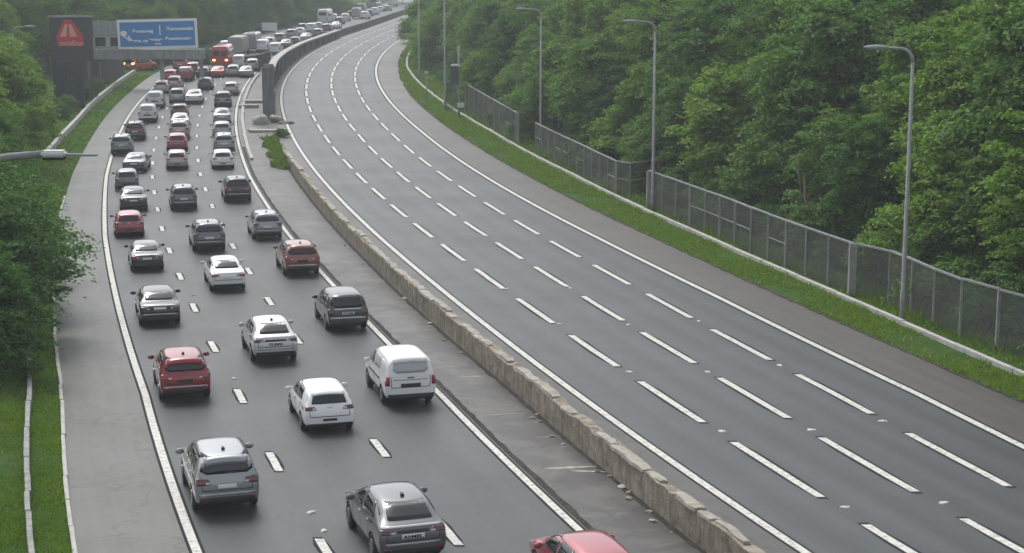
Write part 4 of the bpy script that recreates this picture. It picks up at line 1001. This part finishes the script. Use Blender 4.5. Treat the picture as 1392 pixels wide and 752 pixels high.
# saloon with a dark panel between smoked lamps
vehicle_type('saloon_panel', [('h', -2.30, .66, .86, .36), ('h', -2.27, .86, .95, .27), ('h', -2.18, 1.0, .97, .22), ('h', -1.78, 1.04, .99, .2), ('h', -1.66, 1.05, 1, .2), ('c', -1.12, 1.38, 1, .2), ('c', -.75, 1.45, 1, .2), ('c', .1, 1.47, 1, .2), ('c', .65, 1.41, 1, .2), ('h', 1.3, 1.0, 1, .2), ('h', 1.75, .92, .98, .2), ('h', 2.2, .78, .93, .22), ('h', 2.32, .58, .82, .3)],
 4.62, .91, .95, .24, .32, (-1.42, 1.42), [
 ('rear_window', 'rear', QD(1.08, 1.39, .74, .64), 'glass', q(r=True)), ('windscreen', 'front', QD(1.06, 1.38, .72, .58), 'glass', q()),
 ('side_window', 'side', [(.02, .99), (1.0, .99), (.5, 1.34), (.02, 1.35)], 'glass', q()), ('side_window', 'side', [(-1.15, 1.02), (-.06, .99), (-.06, 1.36), (-.85, 1.33)], 'glass', q()),
 ('tail_light', 'rear', [(.42, .78), (.885, .76), (.875, .90), (.46, .89)], 'lamp_smoke', q(both=True, out=.016)), ('light_panel', 'rear', QD(.76, .885, .44, .46), 'trim', q(out=.012)), ('plate', 'rear', QD(.775, .865, .27, .27), 'plate', q(out=.022)), ('bumper_strip', 'rear', QD(.54, .60, .80, .82), 'chrome', q(out=.016)),
 ('bumper_trim', 'rear', QD(.30, .42, .74, .78), 'trim', q(out=.012)), ('reversing_lamp', 'rear', [(.44, .79), (.56, .785), (.57, .83), (.46, .835)], 'headlamp', q(both=True, out=.024)), ('boot_lip', 'rear', QD(.925, .955, .76, .76), 'chrome', q(out=.012)), ('door_handle', 'side', [(-.12, .84), (.06, .84), (.06, .87), (-.12, .87)], 'chrome', q(out=.025)), ('door_handle', 'side', [(-1.02, .85), (-.84, .85), (-.84, .88), (-1.02, .88)], 'chrome', q(out=.025)),
 ('headlight', 'front', [(.45, .62), (.84, .60), (.84, .74), (.5, .72)], 'headlamp', q(both=True)), ('grille', 'front', QD(.42, .60, .45, .4), 'trim', q())], crease=((5, .4), (4, .3)))
# hatchback
vehicle_type('hatch', [('h', -2.10, .62, .84, .36), ('h', -2.08, .80, .95, .27), ('h', -2.0, .98, .97, .22), ('c', -1.76, 1.38, .98, .2), ('c', -1.5, 1.46, 1, .2), ('c', -.4, 1.51, 1, .2), ('c', .5, 1.44, 1, .2), ('h', 1.12, 1.0, 1, .2), ('h', 1.6, .91, .98, .2), ('h', 2.0, .76, .93, .22), ('h', 2.12, .58, .82, .3)],
 4.22, .90, .94, .24, .32, (-1.28, 1.3), [
 ('rear_window', 'rear', QD(1.03, 1.39, .78, .64), 'glass', q(r=True)), ('windscreen', 'front', QD(1.06, 1.40, .72, .58), 'glass', q()),
 ('side_window', 'side', [(-.08, .98), (.88, .98), (.36, 1.38), (-.08, 1.40)], 'glass', q()), ('side_window', 'side', [(-1.15, 1.03), (-.15, .98), (-.15, 1.40), (-1.0, 1.37)], 'glass', q()),
 ('tail_light', 'rear', [(.44, .84), (.875, .82), (.86, .965), (.52, .95)], 'lamp_smoke', q(both=True, out=.016)), ('plate_recess', 'rear', QD(.46, .54, .24, .24), 'trim', q(out=.014)), ('rear_wiper', 'rear', [(-.02, 1.03), (.28, 1.05), (.28, 1.07), (-.02, 1.07)], 'trim', q(out=.03)), ('reversing_lamp', 'rear', [(.47, .85), (.58, .845), (.60, .895), (.50, .90)], 'headlamp', q(both=True, out=.026)), ('badge', 'rear', QD(.90, .93, .10, .10), 'chrome', q(out=.014)),
 ('bumper_trim', 'rear', QD(.29, .38, .72, .78), 'trim', q(out=.012)), ('spoiler', 'top', [(-.55, -1.80), (.55, -1.80), (.58, -1.64), (-.58, -1.64)], 'paint', q(out=.03)), ('door_handle', 'side', [(-.16, .84), (.02, .84), (.02, .87), (-.16, .87)], 'trim', q(out=.02)),
 ('headlight', 'front', [(.45, .62), (.82, .60), (.82, .74), (.5, .72)], 'headlamp', q(both=True)), ('grille', 'front', QD(.40, .58, .45, .4), 'trim', q())], crease=((3, .35),))
# sport utility
SUV = [('h', -2.24, .74, .88, .42), ('h', -2.22, .96, .96, .34), ('h', -2.15, 1.12, .98, .28), ('c', -2.02, 1.55, .98, .26), ('c', -1.8, 1.66, 1, .26), ('c', -.5, 1.71, 1, .26), ('c', .55, 1.62, 1, .26), ('h', 1.12, 1.14, 1, .26), ('h', 1.7, 1.06, .99, .26), ('h', 2.12, .92, .94, .3), ('h', 2.26, .70, .84, .38)]
def suv_parts(lamp='lamp_smoke', plate='plate', strip_=True):
    return [('rear_window', 'rear', QD(1.17, 1.54, .77, .66), 'glass', q(r=True)), ('windscreen', 'front', QD(1.2, 1.56, .74, .6), 'glass', q()),
 ('side_window', 'side', [(-.06, 1.12), (.88, 1.12), (.36, 1.53), (-.06, 1.55)], 'glass', q()), ('side_window', 'side', [(-1.0, 1.13), (-.12, 1.12), (-.12, 1.55), (-1.0, 1.54)], 'glass', q()), ('side_window', 'side', [(-1.55, 1.17), (-1.06, 1.14), (-1.06, 1.53), (-1.42, 1.5)], 'glass', q(nu=5)),
 ('tail_light', 'rear', [(.46, .90), (.905, .88), (.885, 1.09), (.52, 1.05)], lamp, q(both=True, out=.018)), ('plate', 'rear', QD(.78, .89, .26, .26), plate, q(out=.02)), ('bumper_strip', 'rear', QD(.585, .645, .78, .80), 'chrome', q(out=.02)),
 ('bumper_trim', 'rear', QD(.36, .54, .74, .80), 'trim', q(out=.014)), ('spoiler_shadow', 'rear', QD(1.545, 1.60, .66, .62), 'trim', q(out=.022)), ('rear_wiper', 'rear', [(-.02, 1.17), (.30, 1.19), (.30, 1.21), (-.02, 1.22)], 'trim', q(out=.03)), ('reversing_lamp', 'rear', [(.48, .915), (.60, .91), (.61, .965), (.50, .97)], 'headlamp', q(both=True, out=.026)), ('reflector', 'rear', [(.60, .50), (.78, .50), (.78, .545), (.60, .545)], 'lamp_red', q(both=True, out=.024)), ('spoiler', 'top', [(-.6, -2.06), (.6, -2.06), (.62, -1.86), (-.62, -1.86)], 'paint', q(out=.035)),  # black band above the rear glass is painted shade below the roof spoiler
 ('door_handle', 'side', [(-.14, .96), (.06, .96), (.06, 1.0), (-.14, 1.0)], 'chrome', q(out=.025)), ('door_handle', 'side', [(-1.06, .98), (-.86, .98), (-.86, 1.02), (-1.06, 1.02)], 'chrome', q(out=.025)), ('sill_trim', 'side', [(-.95, .33), (.98, .33), (.98, .46), (-.95, .46)], 'trim', q(out=.012)),
 ('roof_rail', 'top', [(.655, -1.5), (.69, -1.5), (.69, .15), (.655, .15)], 'trim', q(both=True, out=.035)), ('roof_aerial', 'top', [(-.05, -1.42), (.05, -1.42), (.02, -1.25), (-.02, -1.25)], 'trim', q(out=.06, nu=2)),
 ('headlight', 'front', [(.45, .82), (.86, .80), (.86, .94), (.5, .92)], 'headlamp', q(both=True)), ('grille', 'front', QD(.52, .8, .5, .45), 'trim', q())]
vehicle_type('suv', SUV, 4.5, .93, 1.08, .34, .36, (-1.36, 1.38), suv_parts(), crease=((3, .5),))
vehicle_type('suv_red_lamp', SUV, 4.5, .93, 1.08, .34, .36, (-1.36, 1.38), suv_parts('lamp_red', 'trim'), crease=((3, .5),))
# coupe-like crossover, lower roof falling to the tail
vehicle_type('crossover', [('h', -2.26, .72, .88, .40), ('h', -2.24, .94, .96, .32), ('h', -2.14, 1.10, .98, .27), ('h', -2.0, 1.14, .98, .25), ('c', -1.45, 1.48, .98, .25), ('c', -1.1, 1.56, 1, .25), ('c', -.3, 1.60, 1, .25), ('c', .4, 1.54, 1, .25), ('h', 1.18, 1.08, 1, .25), ('h', 1.7, 1.0, .98, .25), ('h', 2.14, .86, .94, .29), ('h', 2.28, .66, .84, .36)],
 4.54, .92, 1.04, .32, .35, (-1.38, 1.40), [('rear_window', 'rear', QD(1.17, 1.49, .76, .66), 'glass', q(r=True)), ('windscreen', 'front', QD(1.14, 1.50, .74, .6), 'glass', q()),
 ('side_window', 'side', [(-.06, 1.07), (.92, 1.07), (.38, 1.47), (-.06, 1.49)], 'glass', q()), ('side_window', 'side', [(-1.35, 1.12), (-.12, 1.07), (-.12, 1.49), (-1.05, 1.46)], 'glass', q()),
 ('tail_light', 'rear', [(.44, .90), (.90, .88), (.885, 1.02), (.5, 1.0)], 'lamp_smoke', q(both=True, out=.018)), ('reflector', 'rear', [(.58, .48), (.76, .48), (.76, .52), (.58, .52)], 'lamp_red', q(both=True, out=.024)), ('reversing_lamp', 'rear', [(.46, .905), (.58, .90), (.60, .945), (.48, .95)], 'headlamp', q(both=True, out=.026)), ('light_bar', 'rear', QD(.905, .985, .42, .42), 'trim', q(out=.014)), ('tailgate_lip', 'rear', QD(1.04, 1.085, .80, .78), 'chrome', q(out=.016)),
 ('plate', 'rear', QD(.76, .88, .30, .30), 'plate', q(out=.02)), ('bumper_strip', 'rear', QD(.60, .66, .72, .74), 'chrome', q(out=.02)), ('bumper_trim', 'rear', QD(.34, .52, .74, .80), 'trim', q(out=.014)),
 ('door_handle', 'side', [(-.14, .92), (.06, .92), (.06, .96), (-.14, .96)], 'chrome', q(out=.025)), ('door_handle', 'side', [(-1.06, .94), (-.86, .94), (-.86, .98), (-1.06, .98)], 'chrome', q(out=.025)), ('sill_trim', 'side', [(-.95, .31), (1.0, .31), (1.0, .42), (-.95, .42)], 'trim', q(out=.012)),
 ('roof_aerial', 'top', [(-.05, -1.12), (.05, -1.12), (.02, -.95), (-.02, -.95)], 'trim', q(out=.06, nu=2)), ('headlight', 'front', [(.45, .76), (.84, .74), (.84, .88), (.5, .86)], 'headlamp', q(both=True)), ('grille', 'front', QD(.5, .74, .5, .45), 'trim', q())], crease=((4, .45), (3, .3)))
# people carrier
vehicle_type('mpv', [('h', -2.24, .70, .90, .38), ('h', -2.22, 1.0, .97, .30), ('c', -2.16, 1.24, .98, .25), ('c', -2.02, 1.62, .985, .24), ('c', -1.8, 1.71, 1, .24), ('c', -.5, 1.74, 1, .24), ('c', .55, 1.66, 1, .24), ('h', 1.5, 1.06, 1, .24), ('h', 1.85, .97, .98, .24), ('h', 2.14, .82, .93, .28), ('h', 2.24, .62, .83, .34)],
 4.48, .92, 1.05, .3, .34, (-1.4, 1.42), [('rear_window', 'rear', QD(1.10, 1.60, .78, .70), 'glass', q(r=True)), ('windscreen', 'front', QD(1.14, 1.62, .74, .6), 'glass', q()),
 ('side_window', 'side', [(.0, 1.09), (1.15, 1.09), (.5, 1.58), (.0, 1.60)], 'glass', q()), ('side_window', 'side', [(-1.05, 1.09), (-.06, 1.09), (-.06, 1.60), (-1.05, 1.60)], 'glass', q()), ('side_window', 'side', [(-1.85, 1.14), (-1.12, 1.10), (-1.12, 1.60), (-1.75, 1.56)], 'glass', q(nu=5)),
 ('tail_light', 'rear', [(.68, .80), (.905, .80), (.89, 1.06), (.70, 1.02)], 'lamp_smoke', q(both=True, out=.018)), ('plate', 'rear', QD(.80, .91, .27, .27), 'plate', q(out=.02)), ('tailgate_lip', 'rear', QD(1.03, 1.065, .64, .64), 'chrome', q(out=.014)), ('bumper_strip', 'rear', QD(.60, .69, .80, .82), 'chrome', q(out=.018)),
 ('bumper_trim', 'rear', QD(.32, .46, .74, .80), 'trim', q(out=.014)), ('door_handle', 'side', [(-.14, .94), (.06, .94), (.06, .97), (-.14, .97)], 'trim', q(out=.02)), ('headlight', 'front', [(.45, .72), (.84, .70), (.84, .84), (.5, .82)], 'headlamp', q(both=True)), ('grille', 'front', QD(.46, .68, .5, .45), 'trim', q())], crease=((3, .45), (2, .2)), wr=.82)
# small panel van
vehicle_type('van', [('h', -2.24, .66, .93, .38), ('h', -2.23, .95, .98, .32), ('c', -2.20, 1.30, .99, .27), ('c', -2.12, 1.74, .99, .26), ('c', -1.95, 1.84, 1, .26), ('c', -.4, 1.88, 1, .26), ('c', .55, 1.80, 1, .26), ('h', 1.45, 1.16, 1, .26), ('h', 1.85, 1.05, .98, .26), ('h', 2.14, .88, .93, .3), ('h', 2.24, .66, .83, .36)],
 4.5, .93, 1.12, .32, .34, (-1.36, 1.42), [('rear_window', 'rear', QD(1.26, 1.66, .66, .60), 'glass_pale', q(r=True)), ('windscreen', 'front', QD(1.24, 1.74, .74, .62), 'glass', q()),
 ('side_window', 'side', [(.15, 1.17), (1.15, 1.17), (.55, 1.66), (.15, 1.69)], 'glass', q()), ('side_panel', 'side', [(-.95, 1.20), (.02, 1.18), (.02, 1.66), (-.95, 1.66)], 'glass_pale', q()), ('rubbing_strip', 'side', [(-1.0, .84), (.95, .84), (.95, .90), (-1.0, .90)], 'trim', q(out=.015)), ('sill_trim', 'side', [(-.95, .34), (1.0, .34), (1.0, .50), (-.95, .50)], 'trim', q(out=.012)),
 ('tail_light', 'rear', [(.76, .82), (.915, .82), (.91, 1.14), (.77, 1.14)], 'lamp_red', q(both=True, out=.018)), ('plate_recess', 'rear', QD(.74, .88, .36, .36), 'trim', q(out=.012)), ('tailgate_handle', 'rear', QD(1.07, 1.11, .12, .12), 'trim', q(out=.02)), ('tailgate_crease', 'rear', QD(1.0, 1.02, .62, .62), 'trim', q(out=.004)),
 ('bumper_trim', 'rear', QD(.32, .50, .80, .86), 'trim', q(out=.03)), ('roof_spoiler', 'top', [(-.62, -2.14), (.62, -2.14), (.62, -2.03), (-.62, -2.03)], 'paint', q(out=.03)), ('headlight', 'front', [(.45, .76), (.84, .74), (.84, .92), (.5, .88)], 'headlamp', q(both=True)), ('grille', 'front', QD(.46, .68, .5, .45), 'trim', q())], crease=((3, .55), (4, .3), (2, .3)), wr=.86)
# tall coach / minibus / lorry box built with the same loft
def coach_spec(L, H, zb): return [('c', -L / 2, H * .80, .97, zb + .06), ('c', -L / 2 + .02, H * .93, .985, zb), ('c', -L / 2 + .12, H, 1, zb), ('c', -L / 6, H, 1, zb), ('c', L / 6, H, 1, zb), ('c', L / 2 - .25, H, 1, zb), ('c', L / 2 - .02, H * .85, .985, zb), ('c', L / 2, H * .7, .96, zb + .06)]
vehicle_type('coach', coach_spec(8.5, 3.3, .4), 8.5, 1.25, 1.9, .45, .46, (-2.6, 2.7), [('rear_window', 'rear', QD(1.95, 2.7, .95, .92), 'glass', q(r=True)), ('windscreen', 'front', QD(1.2, 2.5, 1.0, 1.0), 'glass', q()), ('side_window', 'side', [(-3.7, 1.75), (3.4, 1.75), (3.4, 2.6), (-3.7, 2.6)], 'glass', q(nu=10)),
 ('tail_light', 'rear', [(.88, .9), (1.12, .9), (1.12, 1.4), (.9, 1.4)], 'lamp_red', q(both=True)), ('engine_grille', 'rear', QD(.9, 1.3, .6, .6), 'trim', q()), ('plate', 'rear', QD(1.42, 1.56, .28, .28), 'plate', q()), ('bumper_trim', 'rear', QD(.5, .75, 1.05, 1.1), 'trim', q())], wr=.94, crease=((2, .6), (1, .3)))
vehicle_type('minibus', coach_spec(6.0, 2.75, .36), 6.0, 1.05, 1.55, .4, .38, (-1.8, 1.9), [('rear_window', 'rear', [(.08, 1.55), (.78, 1.55), (.76, 2.2), (.08, 2.2)], 'glass', q(both=True)), ('windscreen', 'front', QD(1.3, 2.1, .85, .8), 'glass', q()), ('side_window', 'side', [(-2.5, 1.5), (2.4, 1.5), (2.3, 2.15), (-2.5, 2.15)], 'glass', q(nu=10)),
 ('tail_light', 'rear', [(.80, .85), (.98, .85), (.98, 1.3), (.82, 1.3)], 'lamp_red', q(both=True)), ('rear_stripe', 'rear', QD(1.15, 1.35, .55, .5), 'sign_pink', q()), ('bumper_trim', 'rear', QD(.46, .72, .85, .9), 'trim', q()), ('roof_panel', 'top', [(-.75, -2.6), (.75, -2.6), (.75, 2.2), (-.75, 2.2)], 'rose_top', q(out=.02))] if False else
 [('rear_window', 'rear', [(.08, 1.55), (.78, 1.55), (.76, 2.2), (.08, 2.2)], 'glass', q(both=True)), ('windscreen', 'front', QD(1.3, 2.1, .85, .8), 'glass', q()), ('side_window', 'side', [(-2.5, 1.5), (2.4, 1.5), (2.3, 2.15), (-2.5, 2.15)], 'glass', q(nu=10)),
 ('tail_light', 'rear', [(.80, .85), (.98, .85), (.98, 1.3), (.82, 1.3)], 'lamp_red', q(both=True)), ('rear_stripe', 'rear', QD(1.15, 1.35, .55, .5), 'sign_pink', q()), ('bumper_trim', 'rear', QD(.46, .72, .85, .9), 'trim', q())], wr=.93, crease=((2, .5), (1, .3)))
vehicle_type('lorry', coach_spec(7.0, 3.2, .5), 7.0, 1.22, 1.8, .6, .46, (-2.0, 2.3), [('rear_window', 'rear', QD(.85, 2.85, 1.02, 1.0), 'box', q()) if False else ('rear_door', 'rear', QD(.95, 2.75, 1.04, 1.0), 'wall_dark', q()), ('windscreen', 'front', QD(1.5, 2.4, 1.0, .95), 'glass', q()),
 ('tail_light', 'rear', [(.85, .62), (1.1, .62), (1.1, .78), (.85, .78)], 'lamp_red', q(both=True)), ('bumper_trim', 'rear', QD(.5, .6, .8, .8), 'trim', q())], wr=.95, crease=((2, .8), (1, .6)))

FLEET = []
def place(px, py, key, colour, label, full=None, yaw=0.0, plate=None, scale=1.0, cat=None, back=0.8):
    T = TYPES[key]; g = ground(px, py); d = heading(g.y, 'LR')
    side = d.cross(Vector((0, 0, 1))).normalized()
    root_p = g + d * (T['L'] / 2 - back)
    name, cat0 = {'saloon': ('saloon_car', 'car'), 'saloon_panel': ('saloon_car', 'car'), 'hatch': ('hatchback_car', 'car'), 'suv': ('suv_car', 'car'), 'suv_red_lamp': ('suv_car', 'car'), 'crossover': ('crossover_car', 'car'), 'mpv': ('people_carrier', 'car'), 'van': ('panel_van', 'van'), 'coach': ('coach', 'coach'), 'minibus': ('minibus', 'minibus'), 'lorry': ('box_lorry', 'lorry')}[key]
    t = thing(name, label, cat or cat0, (root_p.x, root_p.y, zr(root_p.y) + .004), 0, 'vehicles queueing on the left carriageway')
    t.rotation_euler = (math.atan2(zr(root_p.y + 1.5) - zr(root_p.y - 1.5), 3), 0, math.atan2(-d.x, d.y) + yaw); kv = random.Random(int(px * 7 + py)); t.scale = (scale * kv.uniform(.98, 1.03), scale * kv.uniform(.98, 1.04), scale * kv.uniform(.98, 1.045))
    if full is None: full = py > 128
    make_vehicle(key, colour, t, full)
    if plate:
        for o in t.children:
            if o.name.split('.')[0] == 'plate':
                zs = [v.co.z for v in o.data.vertices]; ys_ = [v.co.y for v in o.data.vertices]; xs_ = [v.co.x for v in o.data.vertices]
                text_mesh('plate_lettering', plate, .12, M['ink'], o, (min(xs_) + .03, min(ys_) - .006, min(zs) + .02), (math.pi / 2, 0, 0), max(xs_) - min(xs_) - .06, .003, .004)
    FLEET.append((root_p.x, root_p.y, T['L'], T['w'], label)); return t
V_ = place
V_(306, 690, 'suv', 'silver', 'silver grey SUV nearest the hard shoulder at the bottom of the picture')
V_(552, 757, 'crossover', 'grey', 'grey crossover car with white number plate cut by the bottom edge', plate='AI:MEL')
V_(820, 824, 'hatch', 'rosered', 'red car in the right lane whose roof alone shows at the bottom edge')
V_(444, 582, 'hatch', 'white', 'white hatchback with dark tail lights in the middle lane')
V_(553, 547, 'van', 'white', 'small white panel van in the right lane beside the central reservation')
V_(251, 541, 'suv_red_lamp', 'red', 'dark red SUV in the left lane in front of the silver SUV')
V_(372, 490, 'crossover', 'palesilver', 'pale silver crossover with dark rear panel in the middle lane before the white hatchback', plate='TS JMAE')
V_(470, 447, 'mpv', 'dark', 'dark grey people carrier in the right lane ahead of the white van', plate='YTU 2MA')
V_(217, 440, 'saloon_panel', 'black', 'near black saloon in the left lane directly ahead of the dark red SUV')
V_(309, 394, 'saloon', 'white', 'white saloon with red tail lights in the middle lane')
V_(409, 373, 'suv_red_lamp', 'brown', 'bronze brown SUV in the right lane beside the edge line')
V_(200, 367, 'saloon', 'dark', 'small dark grey saloon with pale rear glass behind the bright red hatchback', scale=.96)
V_(284, 341, 'suv', 'grey', 'dark grey SUV directly ahead of the white saloon')
V_(363, 325, 'suv', 'silver', 'silver SUV in the right lane ahead of the bronze brown SUV', scale=.96)
V_(176, 321, 'hatch', 'rosered', 'rose red hatchback in the left lane by the white edge line')
V_(182, 286, 'saloon', 'dark', 'dark saloon with pale roof directly ahead of the rose red hatchback')
V_(250, 285, 'suv', 'grey', 'compact grey SUV alone in the middle lane ahead of the dark grey SUV', scale=.95)
V_(323, 274, 'suv_red_lamp', 'black', 'black SUV with pale roof in the right lane near the barrier end')
V_(173, 258, 'hatch', 'grey', 'grey hatchback with dark tailgate in the left lane, second ahead of the rose red one')
V_(186, 234, 'saloon', 'blue', 'dark bluish saloon angled slightly in the left lane', yaw=-.10)
V_(241, 230, 'hatch', 'rose', 'pale rose hatchback in the middle lane ahead of the compact grey SUV')
V_(166, 210, 'suv', 'green', 'grey green estate close to the white line at the left')
V_(303, 229, 'hatch', 'white', 'white hatchback directly ahead of the black SUV')
V_(305, 207, 'suv', 'silver', 'pale silver SUV with dark rear glass, second ahead of the black SUV')
V_(241, 205, 'hatch', 'rosered', 'reddish hatchback with white roof ahead of the pale rose hatchback')
V_(184, 190, 'suv', 'maroon', 'brownish maroon SUV in the left lane ahead of the grey green estate')
V_(302, 187, 'hatch', 'silver', 'silver hatchback with bright twin stripes of light in the right lane')
V_(244, 189, 'suv', 'rose', 'rose grey SUV in the middle lane behind a pale saloon')
V_(201, 166, 'van', 'white', 'white van with black bumper in the left lane ahead of the maroon SUV', scale=.97)
V_(302, 168, 'saloon', 'silver', 'silver saloon in the right lane left of the pier rubble')
V_(245, 175, 'saloon', 'white', 'whitish saloon in the middle lane between the rose SUV and the maroon car')
V_(244, 161, 'hatch', 'maroon', 'maroon car with white roof in the middle lane')
V_(211, 147, 'van', 'white', 'white flat fronted van close to the left edge line, beyond the van with black bumper', scale=1.02)
V_(303, 145, 'mpv', 'dark', 'dark people carrier with pale roof in the right lane near the pier')
V_(241, 140, 'mpv', 'silver', 'pale silver people carrier behind the big white car', yaw=.02)
V_(264, 141, 'saloon', 'white', 'large white saloon between the middle and right lanes', scale=1.06)
V_(220, 127, 'hatch', 'beige', 'beige car at the left edge of the far queue', scale=1.0)
V_(314, 129, 'hatch', 'rose', 'bronze rose hatchback beside the low kerb left of the tall pier')
V_(237, 122, 'suv', 'rose', 'greyish pink SUV beside the beige car')
V_(279, 122, 'hatch', 'dark', 'small dark car with white roof right of the large white saloon')
V_(252, 110, 'van', 'rosered', 'pinkish red van with dark rear doors in the far queue')
V_(296, 105, 'saloon', 'brightred', 'low bright red car in front of the red minibus')
V_(317, 104, 'hatch', 'silver', 'silver hatchback between the low red car and the flat dark car')
V_(334, 105, 'saloon', 'green', 'flat dark green car by the edge of the far right lane')
V_(276, 106, 'hatch', 'dark', 'tiny dark car between the pinkish red van and the low red car')
MINIB = V_(302, 93, 'minibus', 'brightred', 'red minibus with two dark rear windows at the far bend', back=1.3, scale=1.18)
V_(325, 92, 'van', 'white', 'white van tucked beside the red minibus')
V_(307, 71, 'van', 'white', 'white van at the left end of the far bend, behind the red minibus', full=False)
V_(322, 77, 'lorry', 'box', 'brownish grey box lorry on the far bend', full=False, back=1.4)
V_(341, 71, 'lorry', 'silver', 'pale topped grey lorry right of the brownish lorry', full=False, back=1.4, scale=.95)
V_(357, 71, 'van', 'white', 'white van with a dark stripe right of the two grey lorries', full=False, scale=1.1)
V_(374, 74, 'van', 'white', 'white van with bright roof close behind the parapet coping', full=False)
V_(388, 66, 'saloon', 'grey', 'grey saloon beside the parapet coping', full=False)
V_(380, 58, 'mpv', 'green', 'grey green people carrier below the blank pale board', full=False)
V_(401, 62, 'hatch', 'dark', 'dark hatchback low beside the parapet coping', full=False)
V_(396, 52, 'mpv', 'silver', 'light silver people carrier right of the blank pale board', full=False)
V_(408, 48, 'hatch', 'white', 'white car with dark rear window on the far bend', full=False)
V_(415, 56, 'saloon', 'silver', 'pale saloon nearest the parapet on the far bend', full=False)
V_(423, 44, 'van', 'white', 'long white van left of the white coach', full=False)
V_(432, 51, 'suv', 'grey', 'grey SUV just behind the white coach', full=False)
V_(440, 33, 'coach', 'white', 'tall white coach with a wide rear window on the far bend', full=False, back=1.5)
V_(444, 44, 'suv', 'dark', 'dark SUV at the right side of the white coach', full=False)
V_(456, 39, 'saloon', 'white', 'white saloon next to the low boundary wall', full=False)
V_(469, 29, 'van', 'white', 'white rounded van right of the coach', full=False)
V_(484, 25.5, 'lorry', 'silver', 'grey silver lorry high on the far bend', full=False, scale=.8, back=1.4)
V_(496, 26, 'van', 'white', 'white van beside the low boundary wall at the top of the bend', full=False)
V_(491, 18, 'lorry', 'green', 'teal grey lorry near the top of the bend', full=False, scale=.8, back=1.4)
V_(509, 20, 'van', 'white', 'white van near where the road disappears', full=False)
V_(517, 16, 'hatch', 'white', 'white car just short of where the road disappears', full=False)
V_(527, 15, 'hatch', 'silver', 'silver car at the very end of the visible queue', full=False)
V_(508, 11, 'coach', 'silver', 'pale coach in the distance before the wood', full=False, back=1.5)
V_(533, 9, 'lorry', 'white', 'whitish lorry farthest away at the top of the picture', full=False, back=1.4)
V_(366, 64, 'suv', 'silver', 'pale SUV between the dark striped van and the grey green people carrier', full=False)
V_(352, 63, 'hatch', 'green', 'grey green hatchback behind the dark striped white van', full=False)
V_(411, 43, 'suv', 'dark', 'dark SUV left of the long white van on the far bend', full=False)
V_(433, 40, 'hatch', 'silver', 'silver hatchback just left of the white coach foot', full=False)
V_(453, 29.5, 'van', 'white', 'white van close behind the coach at its right', full=False)
V_(461, 33, 'suv', 'grey', 'grey SUV between the white saloon and the white rounded van', full=False)
V_(476, 23, 'hatch', 'dark', 'small dark car left of the teal grey lorry', full=False)
V_(502, 22, 'suv', 'grey', 'grey SUV between two white vans near the top of the bend', full=False)
V_(515, 12, 'van', 'silver', 'pale van behind the distant coach', full=False)
V_(343, 97, 'suv', 'silver', 'silver SUV wedged between the block wall and the queue', full=False)
V_(262, 101, 'suv', 'maroon', 'maroon SUV just right of the pinkish red van', full=False)
V_(231, 110, 'hatch', 'brightred', 'red hatchback at the left end of the far queue by the shoulder', full=False)
# standing beyond the gantry, left of the queue
ORANGE = V_(189, 99, 'mpv', 'orange', 'orange red car with lit lamps beneath the gantry at the end of the hard shoulder', full=True, yaw=-.5, scale=1.18)
V_(246, 96, 'suv', 'brightred', 'red SUV with pale tailgate beneath the right end of the gantry', full=True, scale=1.12)
lit = mat('lit_lamp', (0.9, 0.4, 0.12), 0.4); lp = lit.node_tree.nodes['Principled BSDF']; lp.inputs['Emission Color'].default_value = (1.0, 0.42, 0.10, 1); lp.inputs['Emission Strength'].default_value = 2.5
for ob, hw in ((ORANGE, .82), (MINIB, .9)):
    T = TYPES['mpv' if ob is ORANGE else 'minibus']
    for s_ in (-1, 1):
        me = patch('lit_lamp', T['bvh'], 'rear', [(s_ * (hw - .34), .98), (s_ * hw, .98), (s_ * hw, 1.2), (s_ * (hw - .34), 1.2)], lit, outw=.03)
        if me: link(bpy.data.objects.new('lit_lamp', me), ob)
for i, a in enumerate(FLEET):
    for b in FLEET[i + 1:]:
        if abs(a[1] - b[1]) < (a[2] + b[2]) / 2 + .1 and abs((a[0] - X('LR', a[1])) - (b[0] - X('LR', b[1]))) < a[3] + b[3] - .05: print('OVERLAP', '%.1f' % (a[1] - b[1]), a[4], '|', b[4])

# ------------------------------------------------------------------ haze
if HAZE > 0:
    hm = bpy.data.materials.new('haze'); hm.use_nodes = True; nt = hm.node_tree; nt.nodes.clear()
    pv = nt.nodes.new('ShaderNodeVolumePrincipled'); pv.inputs['Color'].default_value = (.90, .94, .97, 1); pv.inputs['Density'].default_value = HAZE
    out = nt.nodes.new('ShaderNodeOutputMaterial'); nt.links.new(pv.outputs[0], out.inputs['Volume'])
    mb = MB(); mb.box((0, 730, 25), (1500, 1700, 64)); o = mb.build('haze', hm); struct(o, 'thin pale haze over the whole road valley', 'stuff')
print('TREES', NT_[0], 'VEHICLES', len(FLEET))
